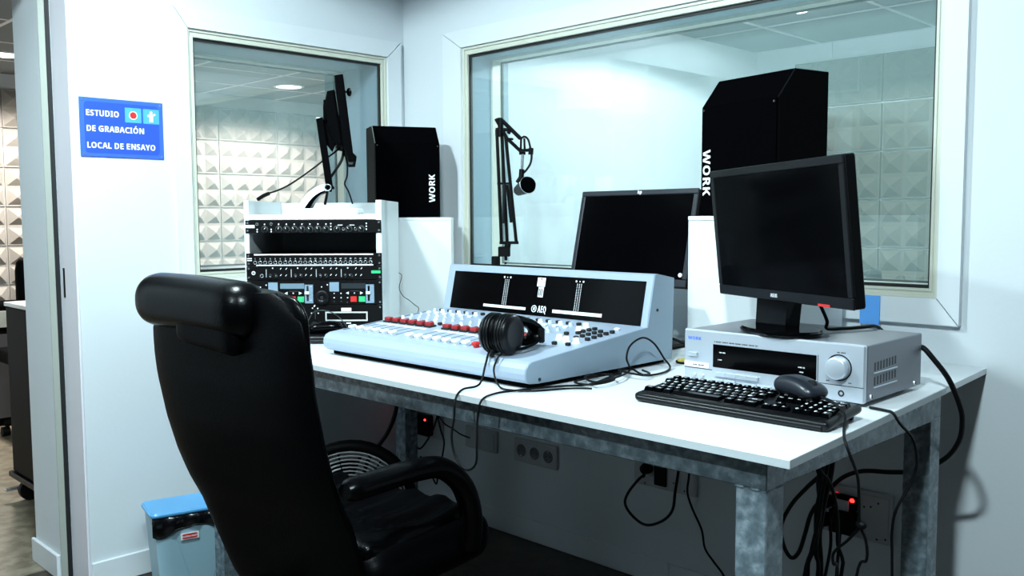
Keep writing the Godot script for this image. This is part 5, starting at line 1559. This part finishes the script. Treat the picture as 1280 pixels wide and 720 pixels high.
func build_cables():
	cable("headphone_cable", "coiled black headphone cable on the desk beside the mixing console", [V(1.597,0.935,1.013),V(1.603,0.930,1.030),V(1.615,0.905,1.052),V(1.625,0.866,1.080),V(1.635,0.864,1.14),V(1.651,0.850,1.176),V(1.652,0.809,1.182),V(1.648,0.763,1.186),V(1.661,0.722,1.186),V(1.697,0.701,1.186),V(1.726,0.720,1.186),V(1.729,0.764,1.185),V(1.726,0.814,1.180),V(1.732,0.856,1.174),V(1.720,0.863,1.124),V(1.730,0.863,1.055),V(1.764,0.863,0.957),V(1.797,0.863,0.897),V(1.766,0.863,0.768),V(1.754,0.863,0.722),V(1.752,0.865,0.817),V(1.762,0.866,0.904),V(1.821,0.868,0.911),V(1.822,0.869,0.832),V(1.758,0.869,0.786),V(1.754,0.871,0.857),V(1.825,0.873,0.902),V(1.812,0.872,0.798),V(1.758,0.868,0.690),V(1.775,0.903,0.725),V(1.770,0.932,0.703),V(1.766,0.945,0.648),V(1.766,0.926,0.601),V(1.780,0.886,0.576),V(1.797,0.863,0.573),V(1.829,0.863,0.658),V(1.813,0.863,0.705),V(1.757,0.870,0.685),V(1.757,0.872,0.734),V(1.837,0.872,0.752),V(1.827,0.868,0.701),V(1.781,0.867,0.669)], 0.0026)
	cable("headphone_lead", "short black headphone lead curving over the mixing console's front edge", [V(1.640,0.932,1.022),V(1.644,0.926,1.038),V(1.642,0.897,1.050),V(1.675,0.866,1.065),V(1.718,0.863,1.067),V(1.764,0.863,1.037),V(1.797,0.863,0.966),V(1.840,0.864,0.934)], 0.0023)
	cable("amplifier_cable", "thick black cable looping from the amplifier's rear to the wall socket", [V(2.340,0.95,0.39),V(2.362,0.952,0.402),V(2.385,0.928,0.400),V(2.412,0.886,0.385),V(2.428,0.830,0.360),V(2.430,0.788,0.340),V(2.411,0.730,0.300),V(2.364,0.670,0.25),V(2.295,0.621,0.220),V(2.205,0.589,0.170),V(2.114,0.566,0.130),V(2.045,0.530,0.100),V(1.99,0.477,0.070),V(1.962,0.441,0.052)], 0.0062)
	cable("mouse_cable", "thin grey mouse cable hanging over the desk's right edge", [V(2.348,0.9035,0.858),V(2.378,0.899,0.872),V(2.408,0.884,0.888),V(2.425,0.8625,0.925),V(2.450,0.858,0.975),V(2.463,0.833,0.980),V(2.470,0.795,0.965),V(2.467,0.749,0.950),V(2.465,0.703,0.940),V(2.472,0.673,0.930),V(2.470,0.633,0.920),V(2.443,0.587,0.900),V(2.40,0.3,0.86),V(2.40,0.01,0.84)], 0.0028)
	cable("mouse_cable_tail", "thin black cable branching from the hanging mouse cable", [V(2.466,0.699,0.937),V(2.435,0.661,0.920),V(2.400,0.624,0.900),V(2.399,0.601,0.900),V(2.408,0.577,0.900),V(2.39,0.3,0.87),V(2.38,0.008,0.86)], 0.0028)
	single("cable_joint", "small black lump where the hanging mouse cable branches", "cable joint", G.new().el(V(2.467, 0.701, 0.938), V(0.010, 0.008, 0.008), 8), M.rubber)
	cable("loose_cable", "thin black cable dropping past the right rear desk leg", [V(2.372,0.8625,0.697),V(2.408,0.8625,0.705),V(2.424,0.8605,0.71),V(2.434,0.84,0.70),V(2.442,0.799,0.65),V(2.440,0.744,0.623),V(2.430,0.702,0.627),V(2.410,0.646,0.646),V(2.400,0.597,0.639),V(2.400,0.545,0.635),V(2.400,0.45,0.63),V(2.39,0.2,0.61),V(2.38,0.006,0.6)], 0.003)
	cable("socket_cable", "black cord hanging in a loop from the wide socket plate", [V(1.306,0.370,0.034),V(1.297,0.355,0.05),V(1.267,0.310,0.060),V(1.254,0.271,0.060),V(1.278,0.240,0.060),V(1.325,0.218,0.060),V(1.368,0.223,0.060),V(1.420,0.254,0.060),V(1.454,0.297,0.065),V(1.473,0.361,0.080),V(1.512,0.443,0.120),V(1.540,0.507,0.160),V(1.56,0.62,0.25),V(1.58,0.78,0.30)], 0.0048)
	cable("wall_cable", "thin black cord falling to the floor right of the socket loop", [V(1.60,0.78,0.30),V(1.59,0.6,0.22),V(1.581,0.502,0.160),V(1.552,0.438,0.120),V(1.520,0.371,0.080),V(1.525,0.315,0.060),V(1.555,0.249,0.050),V(1.568,0.192,0.050),V(1.601,0.156,0.050),V(1.642,0.116,0.050),V(1.70,0.03,0.06),V(1.75,0.006,0.10)], 0.0035)
	cable("left_cable", "thick black cord hanging under the desk left of the corner leg", [V(0.60,0.78,0.52),V(0.575,0.64,0.5),V(0.569,0.598,0.500),V(0.549,0.537,0.500),V(0.509,0.472,0.500),V(0.455,0.415,0.500),V(0.383,0.344,0.500),V(0.3,0.2,0.48),V(0.22,0.009,0.45)], 0.008)
	cable("corner_cable", "black cord looping below the corner adapter, nearest the corner leg", [V(0.221,0.414,0.020),V(0.230,0.366,0.050),V(0.193,0.303,0.060),V(0.144,0.263,0.060),V(0.106,0.290,0.055),V(0.080,0.335,0.050)], 0.004, "cables of the corner socket")
	cable("corner_cable", "long black cord drooping from the corner socket towards the floor", [V(0.221,0.411,0.020),V(0.276,0.363,0.050),V(0.308,0.323,0.060),V(0.296,0.260,0.060),V(0.270,0.187,0.060),V(0.253,0.132,0.060),V(0.212,0.193,0.065),V(0.165,0.236,0.070)], 0.0035, "cables of the corner socket")
	cable("corner_cable", "thin black cord running from the corner socket to the double plate", [V(0.232,0.409,0.020),V(0.291,0.391,0.040),V(0.352,0.382,0.050),V(0.401,0.367,0.050),V(0.418,0.349,0.016)], 0.003, "cables of the corner socket")
	var floor_end := [V(2.22,0.2,0.7), V(2.2,0.005,0.72)]
	var bl := ["leftmost and longest cable of the bundle behind the front desk leg", "second cable of the bundle, crossing to the right at its top", "third cable of the bundle, slanting to the left", "straight cable on the right of the hanging bundle", "cable bulging to the right of the hanging bundle"]
	var bp := [
		[V(2.262,0.80,0.70),V(2.264,0.726,0.700),V(2.274,0.685,0.700),V(2.265,0.622,0.700),V(2.263,0.552,0.700),V(2.241,0.472,0.700)],
		[V(2.275,0.80,0.68),V(2.269,0.726,0.680),V(2.257,0.686,0.680),V(2.267,0.621,0.690),V(2.260,0.531,0.690),V(2.265,0.476,0.690)],
		[V(2.30,0.80,0.72),V(2.297,0.741,0.720),V(2.288,0.684,0.720),V(2.279,0.613,0.720),V(2.264,0.540,0.720),V(2.258,0.483,0.720)],
		[V(2.285,0.80,0.66),V(2.279,0.730,0.660),V(2.273,0.685,0.660),V(2.266,0.633,0.670),V(2.257,0.561,0.670),V(2.262,0.470,0.670)],
		[V(2.28,0.80,0.75),V(2.288,0.730,0.740),V(2.298,0.703,0.720),V(2.303,0.665,0.700),V(2.302,0.609,0.680),V(2.294,0.550,0.660),V(2.301,0.514,0.650),V(2.298,0.474,0.650)]]
	for i in 5:
		cable("bundle_cable", bl[i], bp[i] + [floor_end[0] + V(0.012 * i, 0, -0.01 * i), floor_end[1] + V(0.02 * i, 0, -0.02 * i)], [0.0055, 0.0045, 0.004, 0.006, 0.004][i], "cables hanging in a bundle behind the front desk leg")
	cable("bundle_loop", "black cable drooping in a wide loop left of the hanging bundle", [V(2.265,0.74,0.66),V(2.243,0.689,0.640),V(2.193,0.641,0.600),V(2.134,0.579,0.560),V(2.098,0.517,0.540),V(2.103,0.470,0.540),V(2.124,0.442,0.540),V(2.149,0.465,0.550),V(2.173,0.518,0.570),V(2.190,0.568,0.580),V(2.217,0.606,0.600),V(2.25,0.62,0.64)], 0.005)
	cable("adapter_cable", "black cord curving down from the adapter behind the hanging bundle", [V(2.005,0.431,0.055),V(2.002,0.398,0.085),V(2.03,0.340,0.14),V(2.05,0.25,0.22),V(2.07,0.10,0.30),V(2.08,0.006,0.35)], 0.0045, "cables below the adapter")
	cable("adapter_cable", "second black cord curving down right of the adapter", [V(2.015,0.365,0.05),V(2.022,0.33,0.07),V(2.04,0.26,0.12),V(2.07,0.12,0.2),V(2.1,0.006,0.25)], 0.0045, "cables below the adapter")
	cable("screen_cable", "black cable with a plug lying over the rack's back panel", [V(0.425,1.534,0.592),V(0.412,1.494,0.622),V(0.393,1.453,0.673),V(0.356,1.411,0.715),V(0.300,1.373,0.747),V(0.252,1.351,0.769),V(0.206,1.338,0.788)], 0.0032, "cables of the edge-on monitor")
	single("cable_plug", "small black plug at the end of the cable over the rack", "plug", G.new().tb([V(0.210,1.339,0.786),V(0.19,1.331,0.796),V(0.165,1.318,0.806)], 0.007), M.rubber)
	cable("screen_cable", "thick black cable dropping behind the edge-on monitor's upper arm", [V(0.441,1.495,0.621),V(0.454,1.451,0.641),V(0.438,1.410,0.661),V(0.424,1.374,0.679),V(0.403,1.335,0.670),V(0.374,1.299,0.66)], 0.005, "cables of the edge-on monitor")
	cable("screen_cable", "thin black cable hanging right of the edge-on monitor's pivot", [V(0.416,1.483,0.604),V(0.418,1.441,0.593),V(0.412,1.399,0.590),V(0.399,1.371,0.592),V(0.398,1.343,0.575),V(0.40,1.30,0.560)], 0.003, "cables of the edge-on monitor")
	cable("box_wire", "thin dark wire curling down the white box beside the rack", [V(0.437,1.044,0.384),V(0.447,1.032,0.378),V(0.440,0.988,0.385),V(0.453,0.958,0.378),V(0.472,0.943,0.366),V(0.500,0.926,0.360),V(0.520,0.910,0.358),V(0.535,0.864,0.40)], 0.0014)
	cable("rack_mouse_wire", "thin wire arching from the mouse in front of the rack", [V(0.655,0.893,0.935),V(0.662,0.925,0.922),V(0.664,0.950,0.905),V(0.683,0.958,0.886),V(0.709,0.950,0.862),V(0.748,0.925,0.85),V(0.79,0.864,0.83)], 0.0016, "", M.mouse_grey)
	cable("yellow_plug", "short yellow plug lying between the mixing console and the amplifier", [V(1.75,0.864,0.47),V(1.755,0.8645,0.43),V(1.76,0.864,0.36)], 0.006, "", M.yellow)
	cable("rear_cable", "black cable sagging behind the mixing console towards the white box", [V(1.56,0.96,0.43),V(1.60,0.94,0.435),V(1.66,0.92,0.44),V(1.70,0.915,0.425),V(1.74,0.90,0.41)], 0.004, "cables behind the mixing console")
	cable("rear_cable", "black cable curling on the desk beside the yellow plug", [V(1.745,0.863,0.47),V(1.762,0.863,0.488),V(1.79,0.863,0.486),V(1.82,0.863,0.46),V(1.86,0.863,0.43)], 0.003, "cables behind the mixing console")
